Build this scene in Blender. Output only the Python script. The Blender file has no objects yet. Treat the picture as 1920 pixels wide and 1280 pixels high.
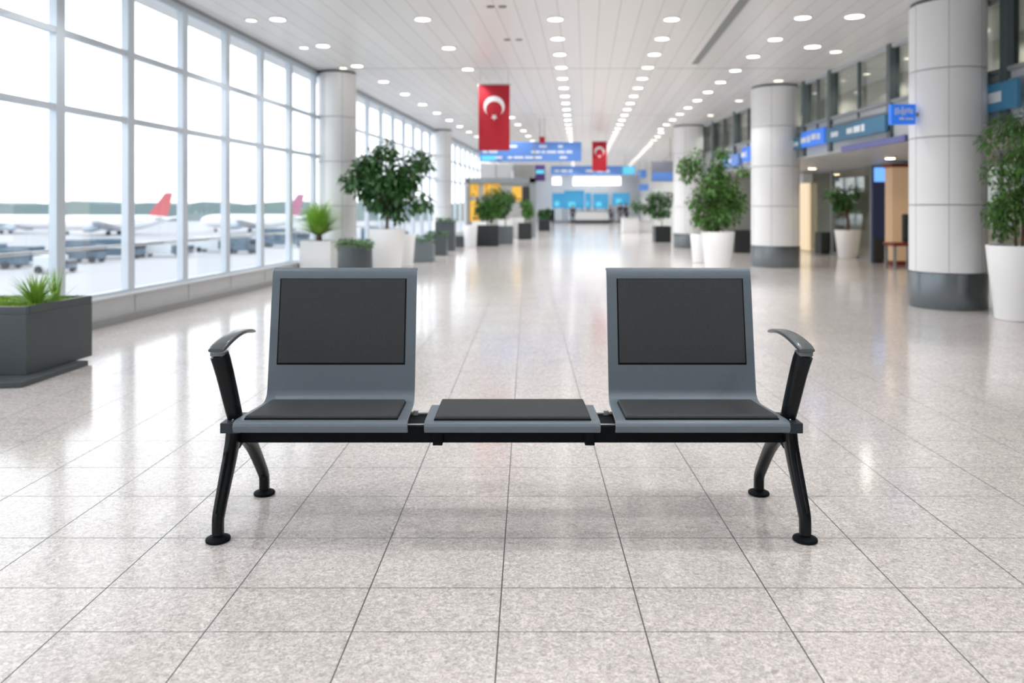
import bpy, bmesh, math, random
from mathutils import Vector, Matrix
random.seed(7)
PI = math.pi
C = bpy.context.scene.collection
scene = bpy.context.scene

# ------------------------------------------------------------------ camera, sky, exposure
F = 1450.0                      # focal length in pixels of a 1920 px wide frame
EYE = 1.11                      # eye height
HOR = 390.0                     # horizon row
cam_d = bpy.data.cameras.new('camera'); cam = bpy.data.objects.new('camera', cam_d); C.objects.link(cam)
cam.location = (0, 0, EYE); cam.rotation_euler = (PI/2, 0, 0)
cam_d.sensor_width = 36.0; cam_d.lens = 36.0*F/1920; cam_d.shift_y = -(640-HOR)/1920
cam_d.clip_end = 3000; cam_d.clip_start = 0.05
cam_d.dof.use_dof = True; cam_d.dof.focus_distance = 2.5; cam_d.dof.aperture_fstop = 2.1
scene.camera = cam
w = bpy.data.worlds.new('overcast_sky'); scene.world = w; w.use_nodes = True
bgn = w.node_tree.nodes['Background']; bgn.inputs[0].default_value = (0.90, 0.95, 1.0, 1); bgn.inputs[1].default_value = 1.9
vs = scene.view_settings; vs.view_transform = 'Standard'; vs.look = 'None'; vs.gamma = 1; vs.use_curve_mapping = False
vs.exposure = 0.5
LAMP = 4.0                       # radiance of the visible lamp lenses
BEAM = 36.0                      # power of each downlight beam
CEIL = 3.42
WX, WS = -4.62, 0.1034           # left wall: X = WX + WS*Y
FX = 5.35                        # right facade plane
Y0, Y1 = -7.0, 60.0

def G(px, py):
    y = EYE*F/(py-HOR); return (px-960)/F*y, y
def W3(px, py, y):
    return Vector(((px-960)/F*y, y, EYE-(py-HOR)*y/F))

# ------------------------------------------------------------------ materials
def pmat(name, col, rough=0.5, metal=0.0, coat=0.0, emis=None, es=0.0, noise=0.0, nscale=20, bump=0.0, spec=0.5, sheen=0.0):
    m = bpy.data.materials.new(name); m.use_nodes = True
    nt = m.node_tree; b = nt.nodes['Principled BSDF']
    b.inputs['Base Color'].default_value = (*col, 1); b.inputs['Roughness'].default_value = rough
    b.inputs['Metallic'].default_value = metal; b.inputs['Coat Weight'].default_value = coat
    b.inputs['Specular IOR Level'].default_value = spec
    if sheen: b.inputs['Sheen Weight'].default_value = sheen
    if emis: b.inputs['Emission Color'].default_value = (*emis, 1); b.inputs['Emission Strength'].default_value = es
    if noise or bump:
        tc = nt.nodes.new('ShaderNodeTexCoord'); n = nt.nodes.new('ShaderNodeTexNoise')
        n.inputs['Scale'].default_value = nscale; n.inputs['Detail'].default_value = 4
        nt.links.new(tc.outputs['Object'], n.inputs['Vector'])
        if noise:
            mx = nt.nodes.new('ShaderNodeMix'); mx.data_type = 'RGBA'
            mx.inputs[6].default_value = (*[c*(1-noise) for c in col], 1); mx.inputs[7].default_value = (*[min(1, c*(1+noise)) for c in col], 1)
            nt.links.new(n.outputs['Fac'], mx.inputs[0]); nt.links.new(mx.outputs[2], b.inputs['Base Color'])
        if bump:
            bp = nt.nodes.new('ShaderNodeBump'); bp.inputs['Strength'].default_value = bump; bp.inputs['Distance'].default_value = 0.002
            nt.links.new(n.outputs['Fac'], bp.inputs['Height']); nt.links.new(bp.outputs['Normal'], b.inputs['Normal'])
    return m

def glass_mat(name, refl=0.08, tint=(1, 1, 1)):
    m = bpy.data.materials.new(name); m.use_nodes = True; nt = m.node_tree; nt.nodes.clear()
    o = nt.nodes.new('ShaderNodeOutputMaterial'); mx = nt.nodes.new('ShaderNodeMixShader')
    t = nt.nodes.new('ShaderNodeBsdfTransparent'); g = nt.nodes.new('ShaderNodeBsdfGlossy')
    fr = nt.nodes.new('ShaderNodeLayerWeight'); fr.inputs['Blend'].default_value = 0.3
    ml = nt.nodes.new('ShaderNodeMath'); ml.operation = 'MULTIPLY'; ml.inputs[1].default_value = refl; nt.links.new(fr.outputs['Fresnel'], ml.inputs[0])
    t.inputs[0].default_value = (*tint, 1); g.inputs['Roughness'].default_value = 0.02
    nt.links.new(ml.outputs[0], mx.inputs[0]); nt.links.new(t.outputs[0], mx.inputs[1]); nt.links.new(g.outputs[0], mx.inputs[2])
    nt.links.new(mx.outputs[0], o.inputs[0]); return m

def floor_mat():
    m = bpy.data.materials.new('polished_terrazzo'); m.use_nodes = True; nt = m.node_tree
    b = nt.nodes['Principled BSDF']; L = nt.links
    geo = nt.nodes.new('ShaderNodeNewGeometry'); sx = nt.nodes.new('ShaderNodeSeparateXYZ'); L.new(geo.outputs['Position'], sx.inputs[0])
    def mth(op, a, c=None, d=None):
        n = nt.nodes.new('ShaderNodeMath'); n.operation = op
        for i, v in enumerate((a, c, d)):
            if v is None: continue
            if isinstance(v, (int, float)): n.inputs[i].default_value = v
            else: L.new(v, n.inputs[i])
        return n.outputs[0]
    X, Y = sx.outputs[0], sx.outputs[1]
    # joints running away from the camera
    xs = mth('ADD', mth('MULTIPLY_ADD', Y, -0.0207, X), 0.077 + 0.385*60)
    fx = mth('PINGPONG', xs, 0.385/2)          # 0 on a joint
    jx = mth('MINIMUM', mth('MULTIPLY', mth('SUBTRACT', 1.0, mth('MINIMUM', mth('DIVIDE', fx, 0.0026), 1.0)), 1.8), 1.0)
    # joints running across: a few measured rows, then regular
    d = None
    for r in (1.70, 2.027, 2.261, 2.604, 2.98, 3.31):
        q = mth('ABSOLUTE', mth('SUBTRACT', Y, r)); d = q if d is None else mth('MINIMUM', d, q)
    per = mth('PINGPONG', mth('ADD', Y, 20*0.38-3.31), 0.19)
    far = mth('GREATER_THAN', Y, 3.40); near = mth('LESS_THAN', Y, 1.6)
    per = mth('ADD', per, mth('MULTIPLY', mth('SUBTRACT', 1.0, mth('MAXIMUM', far, near)), 10.0))
    d = mth('MINIMUM', d, per)
    jy = mth('MINIMUM', mth('MULTIPLY', mth('SUBTRACT', 1.0, mth('MINIMUM', mth('DIVIDE', d, 0.0028), 1.0)), 1.8), 1.0)
    jx = mth('MAXIMUM', jx, 0.0); jy = mth('MULTIPLY', mth('MAXIMUM', jy, 0.0), 0.8)
    joint = mth('MAXIMUM', jx, jy)
    # speckle
    def noise(sc, det, sy=1.0, dist=0.0):
        mp = nt.nodes.new('ShaderNodeMapping'); mp.inputs['Scale'].default_value = (1, sy, 1); L.new(geo.outputs['Position'], mp.inputs[0])
        n = nt.nodes.new('ShaderNodeTexNoise'); n.inputs['Scale'].default_value = sc; n.inputs['Detail'].default_value = det
        n.inputs['Distortion'].default_value = dist; L.new(mp.outputs[0], n.inputs['Vector']); return n.outputs['Fac']
    n1 = noise(85, 5, 1.0, 1.4); n2 = noise(24, 5, 1.3, 2.0); n3 = noise(2.2, 3)
    r1 = nt.nodes.new('ShaderNodeValToRGB'); L.new(n1, r1.inputs[0])
    e = r1.color_ramp.elements; e[0].position = 0.34; e[0].color = (0.50, 0.46, 0.45, 1); e[1].position = 0.50; e[1].color = (0.68, 0.640, 0.622, 1)
    e3 = e.new(0.68); e3.color = (0.86, 0.82, 0.80, 1)
    r2 = nt.nodes.new('ShaderNodeValToRGB'); L.new(n2, r2.inputs[0])
    e = r2.color_ramp.elements; e[0].position = 0.34; e[0].color = (0.82, 0.82, 0.82, 1); e[1].position = 0.62; e[1].color = (1.03, 1.02, 1.01, 1)
    mm = nt.nodes.new('ShaderNodeMix'); mm.data_type = 'RGBA'; mm.blend_type = 'MULTIPLY'; mm.inputs[0].default_value = 1
    L.new(r1.outputs[0], mm.inputs[6]); L.new(r2.outputs[0], mm.inputs[7])
    r3 = nt.nodes.new('ShaderNodeValToRGB'); L.new(n3, r3.inputs[0])
    e = r3.color_ramp.elements; e[0].position = 0.3; e[0].color = (0.95, 0.95, 0.95, 1); e[1].position = 0.7; e[1].color = (1.03, 1.03, 1.03, 1)
    m3 = nt.nodes.new('ShaderNodeMix'); m3.data_type = 'RGBA'; m3.blend_type = 'MULTIPLY'; m3.inputs[0].default_value = 1
    L.new(mm.outputs[2], m3.inputs[6]); L.new(r3.outputs[0], m3.inputs[7])
    mj = nt.nodes.new('ShaderNodeMix'); mj.data_type = 'RGBA'; L.new(joint, mj.inputs[0]); L.new(m3.outputs[2], mj.inputs[6]); mj.inputs[7].default_value = (0.07, 0.07, 0.075, 1)
    L.new(mj.outputs[2], b.inputs['Base Color'])
    rr = mth('MULTIPLY_ADD', n2, 0.06, 0.10); rr = mth('MULTIPLY_ADD', joint, 0.4, rr); L.new(rr, b.inputs['Roughness'])
    b.inputs['IOR'].default_value = 1.5
    return m

def ceiling_mat():
    m = bpy.data.materials.new('metal_plank_ceiling'); m.use_nodes = True; nt = m.node_tree
    b = nt.nodes['Principled BSDF']; L = nt.links
    geo = nt.nodes.new('ShaderNodeNewGeometry'); sx = nt.nodes.new('ShaderNodeSeparateXYZ'); L.new(geo.outputs['Position'], sx.inputs[0])
    def mth(op, a, c=None, d=None):
        n = nt.nodes.new('ShaderNodeMath'); n.operation = op
        for i, v in enumerate((a, c, d)):
            if v is None: continue
            if isinstance(v, (int, float)): n.inputs[i].default_value = v
            else: L.new(v, n.inputs[i])
        return n.outputs[0]
    xs = mth('MULTIPLY_ADD', sx.outputs[1], -0.095, sx.outputs[0])
    f = mth('PINGPONG', mth('ADD', xs, 50.0), 0.12); j = mth('LESS_THAN', f, 0.006)
    g = mth('PINGPONG', mth('ADD', sx.outputs[1], 12.8), 3.2); j2 = mth('LESS_THAN', g, 0.03)
    j = mth('MULTIPLY', j, 0.55)
    jj = mth('MAXIMUM', j, mth('MULTIPLY', j2, 0.8))
    w1 = mth('FLOOR', mth('DIVIDE', mth('ADD', xs, 50.0), 0.24))
    wn = nt.nodes.new('ShaderNodeTexWhiteNoise'); wn.noise_dimensions = '1D'; L.new(w1, wn.inputs['W'])
    v = mth('MULTIPLY_ADD', wn.outputs['Value'], 0.045, 0.74)
    cb = nt.nodes.new('ShaderNodeCombineColor'); L.new(v, cb.inputs[0]); L.new(v, cb.inputs[1]); L.new(mth('MULTIPLY', v, 0.985), cb.inputs[2])
    mj = nt.nodes.new('ShaderNodeMix'); mj.data_type = 'RGBA'; L.new(jj, mj.inputs[0]); L.new(cb.outputs[0], mj.inputs[6]); mj.inputs[7].default_value = (0.36, 0.37, 0.37, 1)
    L.new(mj.outputs[2], b.inputs['Base Color']); b.inputs['Roughness'].default_value = 0.35
    return m

M = dict(
 floor=floor_mat(), ceil=ceiling_mat(),
 white=pmat('white_paint', (0.80, 0.81, 0.83), 0.45, noise=0.02),
 wall=pmat('pale_wall', (0.66, 0.66, 0.64), 0.6, noise=0.02),
 beige=pmat('beige_wall', (0.52, 0.50, 0.44), 0.6, noise=0.04, nscale=3),
 alu=pmat('blue_grey_aluminium', (0.67, 0.745, 0.82), 0.4, 0.2),
 sill=pmat('white_sill', (0.78, 0.80, 0.82), 0.4), sillp=pmat('grey_sill_panel', (0.60, 0.61, 0.62), 0.4, noise=0.03, nscale=4),
 plinth=pmat('grey_plinth', (0.36, 0.37, 0.37), 0.5), jointm=pmat('dark_joint', (0.12, 0.13, 0.14), 0.6),
 glass=glass_mat('clear_glass', 0.15), sglass=glass_mat('shop_glass', 0.45, (0.88, 0.9, 0.88)),
 col=pmat('column_panel', (0.83, 0.835, 0.845), 0.35, noise=0.015, nscale=2), colj=pmat('column_joint', (0.5, 0.51, 0.53), 0.5),
 colb=pmat('column_base_metal', (0.20, 0.23, 0.25), 0.22, 0.9),
 lens=pmat('lamp_lens', (1, 1, 1), 0.4, emis=(1.0, 0.955, 0.89), es=LAMP), lensw=pmat('warm_lamp_lens', (1, 1, 1), 0.4, emis=(1.0, 0.86, 0.68), es=LAMP*0.6),
 ring=pmat('lamp_ring', (0.8, 0.8, 0.8), 0.3), spot=pmat('small_dark_grille', (0.25, 0.25, 0.25), 0.6),
 shell=pmat('slate_powder_coat', (0.150, 0.187, 0.225), 0.42, 0.1, noise=0.05, nscale=60, bump=0.04),
 pad=pmat('charcoal_leatherette', (0.062, 0.066, 0.070), 0.62, noise=0.22, nscale=160, bump=0.25, spec=.12),
 black=pmat('black_gloss', (0.007, 0.009, 0.011), 0.22, spec=0.2), blackm=pmat('black_satin', (0.006, 0.009, 0.012), 0.6, spec=0.1), pad_shade=pmat('black_pad_shade', (0.004, 0.005, 0.006), 0.6, spec=0.15), rod=pmat('pale_steel_rod', (0.7, 0.71, 0.73), 0.4, 0.2),  # pad surround black: shade between pad and shell, put in as colour
 brk=pmat('dark_bracket_coat', (0.03, 0.042, 0.052), 0.42, spec=.3), armp=pmat('arm_pad_plastic', (0.075, 0.09, 0.10), 0.28, coat=0.3),
 chrome=pmat('bright_steel', (0.75, 0.76, 0.78), 0.18, 1.0), collar=pmat('dull_steel', (0.16, 0.19, 0.21), 0.35, 0.5),
 pot=pmat('white_pot_plastic', (0.89, 0.89, 0.90), 0.38), dbox=pmat('dark_grey_planter', (0.075, 0.09, 0.098), 0.4, noise=0.1, nscale=3),
 mbox=pmat('mid_grey_planter', (0.16, 0.19, 0.21), 0.45), bbox=pmat('near_black_planter', (0.022, 0.027, 0.03), 0.4),
 soil=pmat('dark_soil', (0.05, 0.035, 0.025), 0.9, noise=0.4, nscale=60), bark=pmat('brown_bark', (0.16, 0.10, 0.07), 0.8, noise=0.3, nscale=40),
 leaf=pmat('dark_green_leaf', (0.055, 0.15, 0.045), 0.4, noise=0.55, nscale=9), leaf2=pmat('mid_green_leaf', (0.07, 0.19, 0.03), 0.45, noise=0.5, nscale=9),
 grass=pmat('bright_green_blade', (0.30, 0.52, 0.08), 0.5, noise=0.4, nscale=12), moss=pmat('green_moss', (0.30, 0.50, 0.07), 0.9, noise=0.4, nscale=50, bump=1.0),
 red=pmat('red_flag_cloth', (0.47, 0.012, 0.028), 0.75), flagw=pmat('white_flag_cloth', (0.85, 0.85, 0.86), 0.7), cord=pmat('thin_cord', (0.5, 0.5, 0.5), 0.6),
 bsign=pmat('blue_sign_face', (0.03, 0.16, 0.62), 0.4, emis=(0.03, 0.18, 0.80), es=0.4), psign=pmat('pale_blue_sign_face', (0.10, 0.22, 0.55), 0.4, emis=(0.12, 0.28, 0.70), es=0.2),
 teal=pmat('teal_sign_face', (0.03, 0.12, 0.21), 0.4, emis=(0.03, 0.12, 0.21), es=0.25), cyan=pmat('cyan_sign_face', (0.1, 0.5, 0.7), 0.4, emis=(0.15, 0.65, 0.85), es=0.4),
 signw=pmat('white_sign_marks', (0.8, 0.84, 0.9), 0.5, emis=(0.75, 0.85, 1), es=0.0), frame=pmat('grey_frame', (0.30, 0.33, 0.35), 0.4, 0.3),
 dframe=pmat('dark_facade_frame', (0.13, 0.16, 0.17), 0.4, 0.3), fgrey=pmat('facade_panel', (0.50, 0.52, 0.54), 0.45),
 purple=pmat('purple_banner', (0.08, 0.04, 0.2), 0.6), awn=pmat('violet_fascia', (0.13, 0.14, 0.34), 0.5),
 screen=pmat('sky_blue_screen', (0.05, 0.3, 0.55), 0.4, emis=(0.07, 0.36, 0.62), es=0.3), glow=pmat('lit_white_panel', (0.9, 0.9, 0.9), 0.4, emis=(1, 1, 1), es=1.5),
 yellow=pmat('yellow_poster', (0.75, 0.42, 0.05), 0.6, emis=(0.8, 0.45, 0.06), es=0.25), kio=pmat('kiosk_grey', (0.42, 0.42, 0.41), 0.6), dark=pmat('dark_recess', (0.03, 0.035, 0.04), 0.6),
 warm=pmat('warm_lit_panel', (0.75, 0.6, 0.42), 0.5, emis=(1.0, 0.80, 0.55), es=0.45), wood=pmat('tan_wood_glow', (0.55, 0.38, 0.24), 0.5, emis=(0.9, 0.6, 0.36), es=0.15),  # the wood has a faint warm glow painted in, it is no lamp
 redch=pmat('red_brown_plastic', (0.22, 0.035, 0.02), 0.5), counter=pmat('white_counter', (0.78, 0.79, 0.8), 0.4),
 poster=pmat('dark_blue_screen', (0.012, 0.018, 0.04), 0.3, emis=(0.02, 0.04, 0.14), es=0.15), postl=pmat('bright_blue_image', (0.1, 0.3, 0.8), 0.4, emis=(0.15, 0.38, 0.9), es=0.9),
 apron=pmat('pale_concrete', (0.33, 0.345, 0.37), 0.8, noise=0.06, nscale=0.05), trees=pmat('haze_tinted_treeline', (0.18, 0.245, 0.25), 0.9, noise=0.1, nscale=0.05),  # tree line colour is paled to put the distance haze in
 plane=pmat('white_fuselage', (0.80, 0.81, 0.84), 0.4), tail=pmat('red_tail_paint', (0.5, 0.12, 0.13), 0.5), ptail=pmat('dull_red_paint', (0.35, 0.12, 0.2), 0.5), engine=pmat('grey_blue_metal', (0.35, 0.42, 0.5), 0.5),
 gse=pmat('blue_grey_vehicle_paint', (0.075, 0.125, 0.175), 0.5), gse2=pmat('light_grey_vehicle_paint', (0.55, 0.6, 0.64), 0.5), tyre=pmat('tyre_rubber', (0.03, 0.035, 0.045), 0.8),
 cloth1=pmat('dark_navy_cloth', (0.03, 0.035, 0.06), 0.8), cloth2=pmat('grey_cloth', (0.12, 0.12, 0.14), 0.8), skin=pmat('skin', (0.45, 0.27, 0.2), 0.6), hair=pmat('dark_hair', (0.02, 0.015, 0.012), 0.6),
 tealc=pmat('pale_teal_cloth', (0.25, 0.5, 0.55), 0.7),
)

# ------------------------------------------------------------------ geometry helpers
def origin(o):
    v = Vector((0, 0, 0))
    while o: v += o.location; o = o.parent
    return v
class MB:
    def __init__(s): s.v = []; s.f = []
    def add(s, vs_, fs, mtx=None):
        n = len(s.v); s.v += [(mtx @ Vector(a)) if mtx else Vector(a) for a in vs_]; s.f += [tuple(i+n for i in f) for f in fs]; return s
    def box(s, x0, x1, y0, y1, z0, z1, mtx=None):
        return s.add([(x0,y0,z0),(x1,y0,z0),(x1,y1,z0),(x0,y1,z0),(x0,y0,z1),(x1,y0,z1),(x1,y1,z1),(x0,y1,z1)],
                     [(0,3,2,1),(4,5,6,7),(0,1,5,4),(1,2,6,5),(2,3,7,6),(3,0,4,7)], mtx)
    def lathe(s, prof, n=32, c=(0,0,0), mtx=None, cap=True):
        vs_ = []; fs = []
        for r, z in prof:
            for k in range(n): a = 2*PI*k/n; vs_.append((c[0]+r*math.cos(a), c[1]+r*math.sin(a), c[2]+z))
        for i in range(len(prof)-1):
            for k in range(n): a = i*n+k; b = i*n+(k+1)%n; fs.append((a, b, b+n, a+n))
        if cap:
            fs.append(tuple(reversed(range(n)))); m_ = (len(prof)-1)*n; fs.append(tuple(m_+k for k in range(n)))
        return s.add(vs_, fs, mtx)
    def sweep(s, path, sizes, side=None, n=16, ex=2.0, cap=True):
        """superellipse section; sizes = (half width along side, half thickness)"""
        P = [Vector(p) for p in path]; rings = []
        if not isinstance(sizes[0], (tuple, list)): sizes = [(q, q) for q in sizes]
        for i, p in enumerate(P):
            t = (P[min(i+1, len(P)-1)] - P[max(i-1, 0)]).normalized()
            sd = Vector(side) if side else (Vector((1, 0, 0)) if abs(t.x) < 0.9 else Vector((0, 1, 0)))
            sd = (sd - t*sd.dot(t)).normalized(); nm = t.cross(sd).normalized(); a_, b_ = sizes[i]
            ring = []
            for k in range(n):
                a = 2*PI*k/n; ca, sa = math.cos(a), math.sin(a)
                q = (abs(ca)**(2/ex))*(1 if ca >= 0 else -1); r = (abs(sa)**(2/ex))*(1 if sa >= 0 else -1)
                ring.append(p + sd*(a_*q) + nm*(b_*r))
            rings.append(ring)
        vs_ = [v for r in rings for v in r]; fs = []
        for i in range(len(P)-1):
            for k in range(n): a = i*n+k; b = i*n+(k+1)%n; fs.append((a, b, b+n, a+n))
        if cap: fs.append(tuple(reversed(range(n)))); m_ = (len(P)-1)*n; fs.append(tuple(m_+k for k in range(n)))
        return s.add(vs_, fs)
    def prism(s, poly, x0, x1):          # poly in (y, z), extruded along x
        n = len(poly); vs_ = [(x0, y, z) for y, z in poly] + [(x1, y, z) for y, z in poly]
        return s.add(vs_, [tuple(range(n)), tuple(reversed(range(n, 2*n)))] + [(i, i+n, (i+1) % n+n, (i+1) % n) for i in range(n)])
def obj(name, mb, mat, parent=None, smooth=False, bevel=0, seg=2, org=None):
    if parent is not None: o_ = origin(parent)
    elif org is not None: o_ = Vector(org)
    else:
        xs = [v.x for v in mb.v]; ys = [v.y for v in mb.v]; zs = [v.z for v in mb.v]
        o_ = Vector(((min(xs)+max(xs))/2, (min(ys)+max(ys))/2, min(zs)))
    me = bpy.data.meshes.new(name); me.from_pydata([tuple(v-o_) for v in mb.v], [], mb.f)
    bm = bmesh.new(); bm.from_mesh(me); bmesh.ops.recalc_face_normals(bm, faces=bm.faces); bm.to_mesh(me); bm.free()
    me.materials.append(M[mat] if isinstance(mat, str) else mat)
    if smooth:
        for p in me.polygons: p.use_smooth = True
        try: me.set_sharp_from_angle(angle=math.radians(38))
        except Exception: pass
    o = bpy.data.objects.new(name, me); C.objects.link(o)
    if parent is not None: o.parent = parent
    else: o.location = o_
    if bevel:
        b = o.modifiers.new('bevel', 'BEVEL'); b.width = bevel; b.segments = seg; b.limit_method = 'ANGLE'; b.angle_limit = math.radians(35)
        for p in me.polygons: p.use_smooth = True
        wn = o.modifiers.new('wn', 'WEIGHTED_NORMAL'); wn.keep_sharp = True
    return o
def tag(o, label, cat, group=None):
    o['label'] = label; o['category'] = cat
    if group: o['group'] = group
    return o
def thing(name, label, cat, loc, group=None):
    o = bpy.data.objects.new(name, None); C.objects.link(o); o.location = loc; o.empty_display_size = 0.1
    return tag(o, label, cat, group)
def struct(name, mb, mat, parent=None, **k):
    o = obj(name, mb, mat, parent, **k)
    if parent is None: o['kind'] = 'structure'
    return o
def Box(*a): return MB().box(*a)
def dup(root, loc, label=None, group=None, sc=1):
    r = root.copy(); C.objects.link(r); r.location = loc
    if label: r['label'] = label
    if group: r['group'] = group
    for ch in list(root.children):
        c = ch.copy(); C.objects.link(c); c.parent = r
        for g in ch.children: d = g.copy(); C.objects.link(d); d.parent = c
    return r

# ------------------------------------------------------------------ the hall
def wallx(y, off=0.0): return WX + WS*y + off
RX = 7.7
def quad_slab(pts, z0, z1):
    n = len(pts); return MB().add([(x, y, z0) for x, y in pts]+[(x, y, z1) for x, y in pts],
        [tuple(reversed(range(n))), tuple(range(n, 2*n))]+[(i, (i+1) % n, (i+1) % n+n, i+n) for i in range(n)])
FRX0, FRX1 = 7.95, 10.2
outline = [(wallx(Y0, -0.2), Y0), (10.5, Y0), (10.5, Y1), (wallx(Y1, -0.2), Y1)]
struct('floor', quad_slab(outline, -0.3, 0.0), 'floor')
struct('ceiling', quad_slab([(a-(0.3 if a < 2 else 0), b) for a, b in outline], CEIL, CEIL+0.25), 'ceil')
# dark groove and small dark grilles in the ceiling
g = MB(); a0, a1 = Vector((2.55, 8.4)), Vector((2.93, 12.4)); 
g.add([(a0.x-.05, a0.y, CEIL-.004), (a0.x+.07, a0.y, CEIL-.004), (a1.x+.06, a1.y, CEIL-.004), (a1.x-.05, a1.y, CEIL-.004),
       (a0.x-.05, a0.y, CEIL), (a0.x+.07, a0.y, CEIL), (a1.x+.06, a1.y, CEIL), (a1.x-.05, a1.y, CEIL)], [(0,1,2,3),(4,7,6,5),(0,4,5,1),(1,5,6,2),(2,6,7,3),(3,7,4,0)])
tag(obj('ceiling_slot_vent', g, pmat('slot_grey', (0.24, 0.26, 0.26), 0.5)), 'long dark slot vent in the ceiling right of the row of downlights', 'vent')
for i, (px, py) in enumerate([(920, 12), (942, 12), (951, 74), (973, 74)]):
    y = (CEIL-EYE)*F/(HOR-py); x = (px-960)/F*y
    tag(obj('ceiling_grille', MB().lathe([(0.045, -0.01), (0.05, 0.0)], 16, (x, y, CEIL)), 'spot'),
        'small dark round grille in the ceiling, %s of the %s pair' % (('left', 'right')[i % 2], ('nearer', 'farther')[i//2]), 'grille', 'dark ceiling grilles')

# left window wall
P = 1.03; YM0 = 6.73
k0 = -13; k1 = 51  # bays past the kiosk are added to brighten the hall end
TR = (1.985, 2.65)
n_ = 0
def wbox(mb, ya, yb, oa, ob, z0, z1):      # a box that follows the wall line
    mb.add([(wallx(ya, oa), ya, z0), (wallx(ya, ob), ya, z0), (wallx(yb, ob), yb, z0), (wallx(yb, oa), yb, z0),
            (wallx(ya, oa), ya, z1), (wallx(ya, ob), ya, z1), (wallx(yb, ob), yb, z1), (wallx(yb, oa), yb, z1)],
           [(0,3,2,1),(4,5,6,7),(0,1,5,4),(1,2,6,5),(2,3,7,6),(3,0,4,7)]); return mb
SILL = 0.27
for k in range(k0, k1):
    n_ += 1; ya = YM0+P*k; yb = ya+P
    m = MB(); wbox(m, ya-0.055, ya+0.055, -0.07, 0.0, SILL, CEIL)
    for z in TR: wbox(m, ya+0.055, yb-0.055, -0.055, -0.005, z-0.028, z+0.028)
    wbox(m, ya+0.055, yb-0.055, -0.06, 0.0, CEIL-0.10, CEIL)
    wbox(m, ya+0.055, yb-0.055, -0.06, 0.0, SILL, SILL+0.035)
    f = struct('window_%d' % n_, m, 'alu', None)
    struct('glass', wbox(MB(), ya+0.05, yb-0.05, -0.034, -0.028, SILL+0.03, CEIL-0.08), 'glass', f)
    s = MB(); wbox(s, ya+0.008, yb-0.008, -0.12, 0.035, 0.07, SILL-0.02)
    struct('trim_%d' % n_, s, 'sillp')
yw0, yw1 = YM0+P*k0, YM0+P*k1
struct('trim_100', wbox(MB(), yw0, yw1, -0.13, 0.05, SILL-0.02, SILL), 'sill')
struct('trim_101', wbox(MB(), yw0, yw1, -0.13, 0.02, 0.0, SILL-0.02), 'jointm')
struct('baseboard_left', wbox(MB(), yw0, yw1, -0.1, 0.075, 0.0, 0.07), 'plinth')
struct('trim_102', wbox(MB(), yw0, yw1, -0.02, 0.03, CEIL-0.03, CEIL), 'frame')
struct('wall_left', wbox(MB(), yw1+.055, Y1, -0.2, 0.0, 0.0, CEIL), 'wall')
struct('wall_back', Box(wallx(Y0)-.2, 10.5, Y0-0.2, Y0, 0, CEIL), 'wall')
struct('wall_front', Box(1.3, 10.5, Y1, Y1+0.2, 0, CEIL), 'white')
# outside rail along the glass
yr1 = YM0+P*14
rl = MB(); wbox(rl, yw0, yr1, -0.30, -0.26, 0.70, 0.735)
for k in range(k0, 15): wbox(rl, YM0+P*k-.012, YM0+P*k+.012, -0.265, -0.07, 0.705, 0.73)
tag(obj('guard_rail', rl, 'sillp'), 'pale horizontal guard rail running outside behind the left windows', 'rail')

# right facade (above the shops) from Y=-7 to 24, bays 2.0
FE = 24.0
fm = MB()
struct('wall_right', MB().box(RX+2.6, RX+2.8, Y0, Y1, 0, CEIL), 'beige')
struct('trim_110', Box(FX, FX+0.14, Y0, FE, 2.05, 2.60), 'fgrey')            # bulkhead band
struct('trim_111', Box(FX-0.04, FX+0.02, Y0, FE, 2.58, 2.63), 'frame')
struct('trim_112', Box(FX-0.03, FX+0.02, Y0, FE, 2.47, 2.495), 'frame')
struct('trim_113', Box(FX-0.03, RX, Y0, FE, 2.02, 2.05), 'fgrey')           # soffit over the shop fronts
struct('trim_114', Box(FX-0.03, FX+0.03, Y0, FE, CEIL-0.06, CEIL), 'fgrey')
struct('wall_rear', Box(FX+0.02, RX+2.6, FE, FE+0.15, 0, CEIL), 'wall')
wn_ = 200
my = [8.35-1.95*3, 8.35-1.95*2, 8.35-1.95, 8.35, 10.9, 12.95, 14.1, 16.5, 18.5, 20.5, 22.5, 24.0]
my = [-6.9, -4.5, -2.5] + my
for i in range(len(my)-1):
    wn_ += 1; a, b = my[i], my[i+1]
    m = Box(FX-0.05, FX+0.09, a-0.055, a+0.055, 2.05, CEIL)
    m.box(FX-0.02, FX+0.03, (a+b)/2-0.025, (a+b)/2+0.025, 2.5, CEIL-0.05)
    f = struct('window_%d' % wn_, m, 'dframe')
    struct('glass', Box(FX+0.035, FX+0.045, a+0.055, b-0.055, 2.62, CEIL-0.05), 'sglass', f)
struct('trim_120', Box(FX+1.3, FX+1.4, Y0, FE, 2.05, CEIL), 'beige')         # upper inner wall behind the glass
# far right side of the hall beyond the columns
def rwall(y, off=0): return 5.75+0.115*(y-24)+off
rm = MB().add([(rwall(24.15), 24.15, 0), (rwall(24.15, .15), 24.15, 0), (rwall(Y1, .15), Y1, 0), (rwall(Y1), Y1, 0), (rwall(24.15), 24.15, CEIL), (rwall(24.15, .15), 24.15, CEIL), (rwall(Y1, .15), Y1, CEIL), (rwall(Y1), Y1, CEIL)],
              [(0,3,2,1),(4,5,6,7),(0,1,5,4),(1,2,6,5),(2,3,7,6),(3,0,4,7)])
struct('wall_far_right', rm, 'wall')

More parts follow.
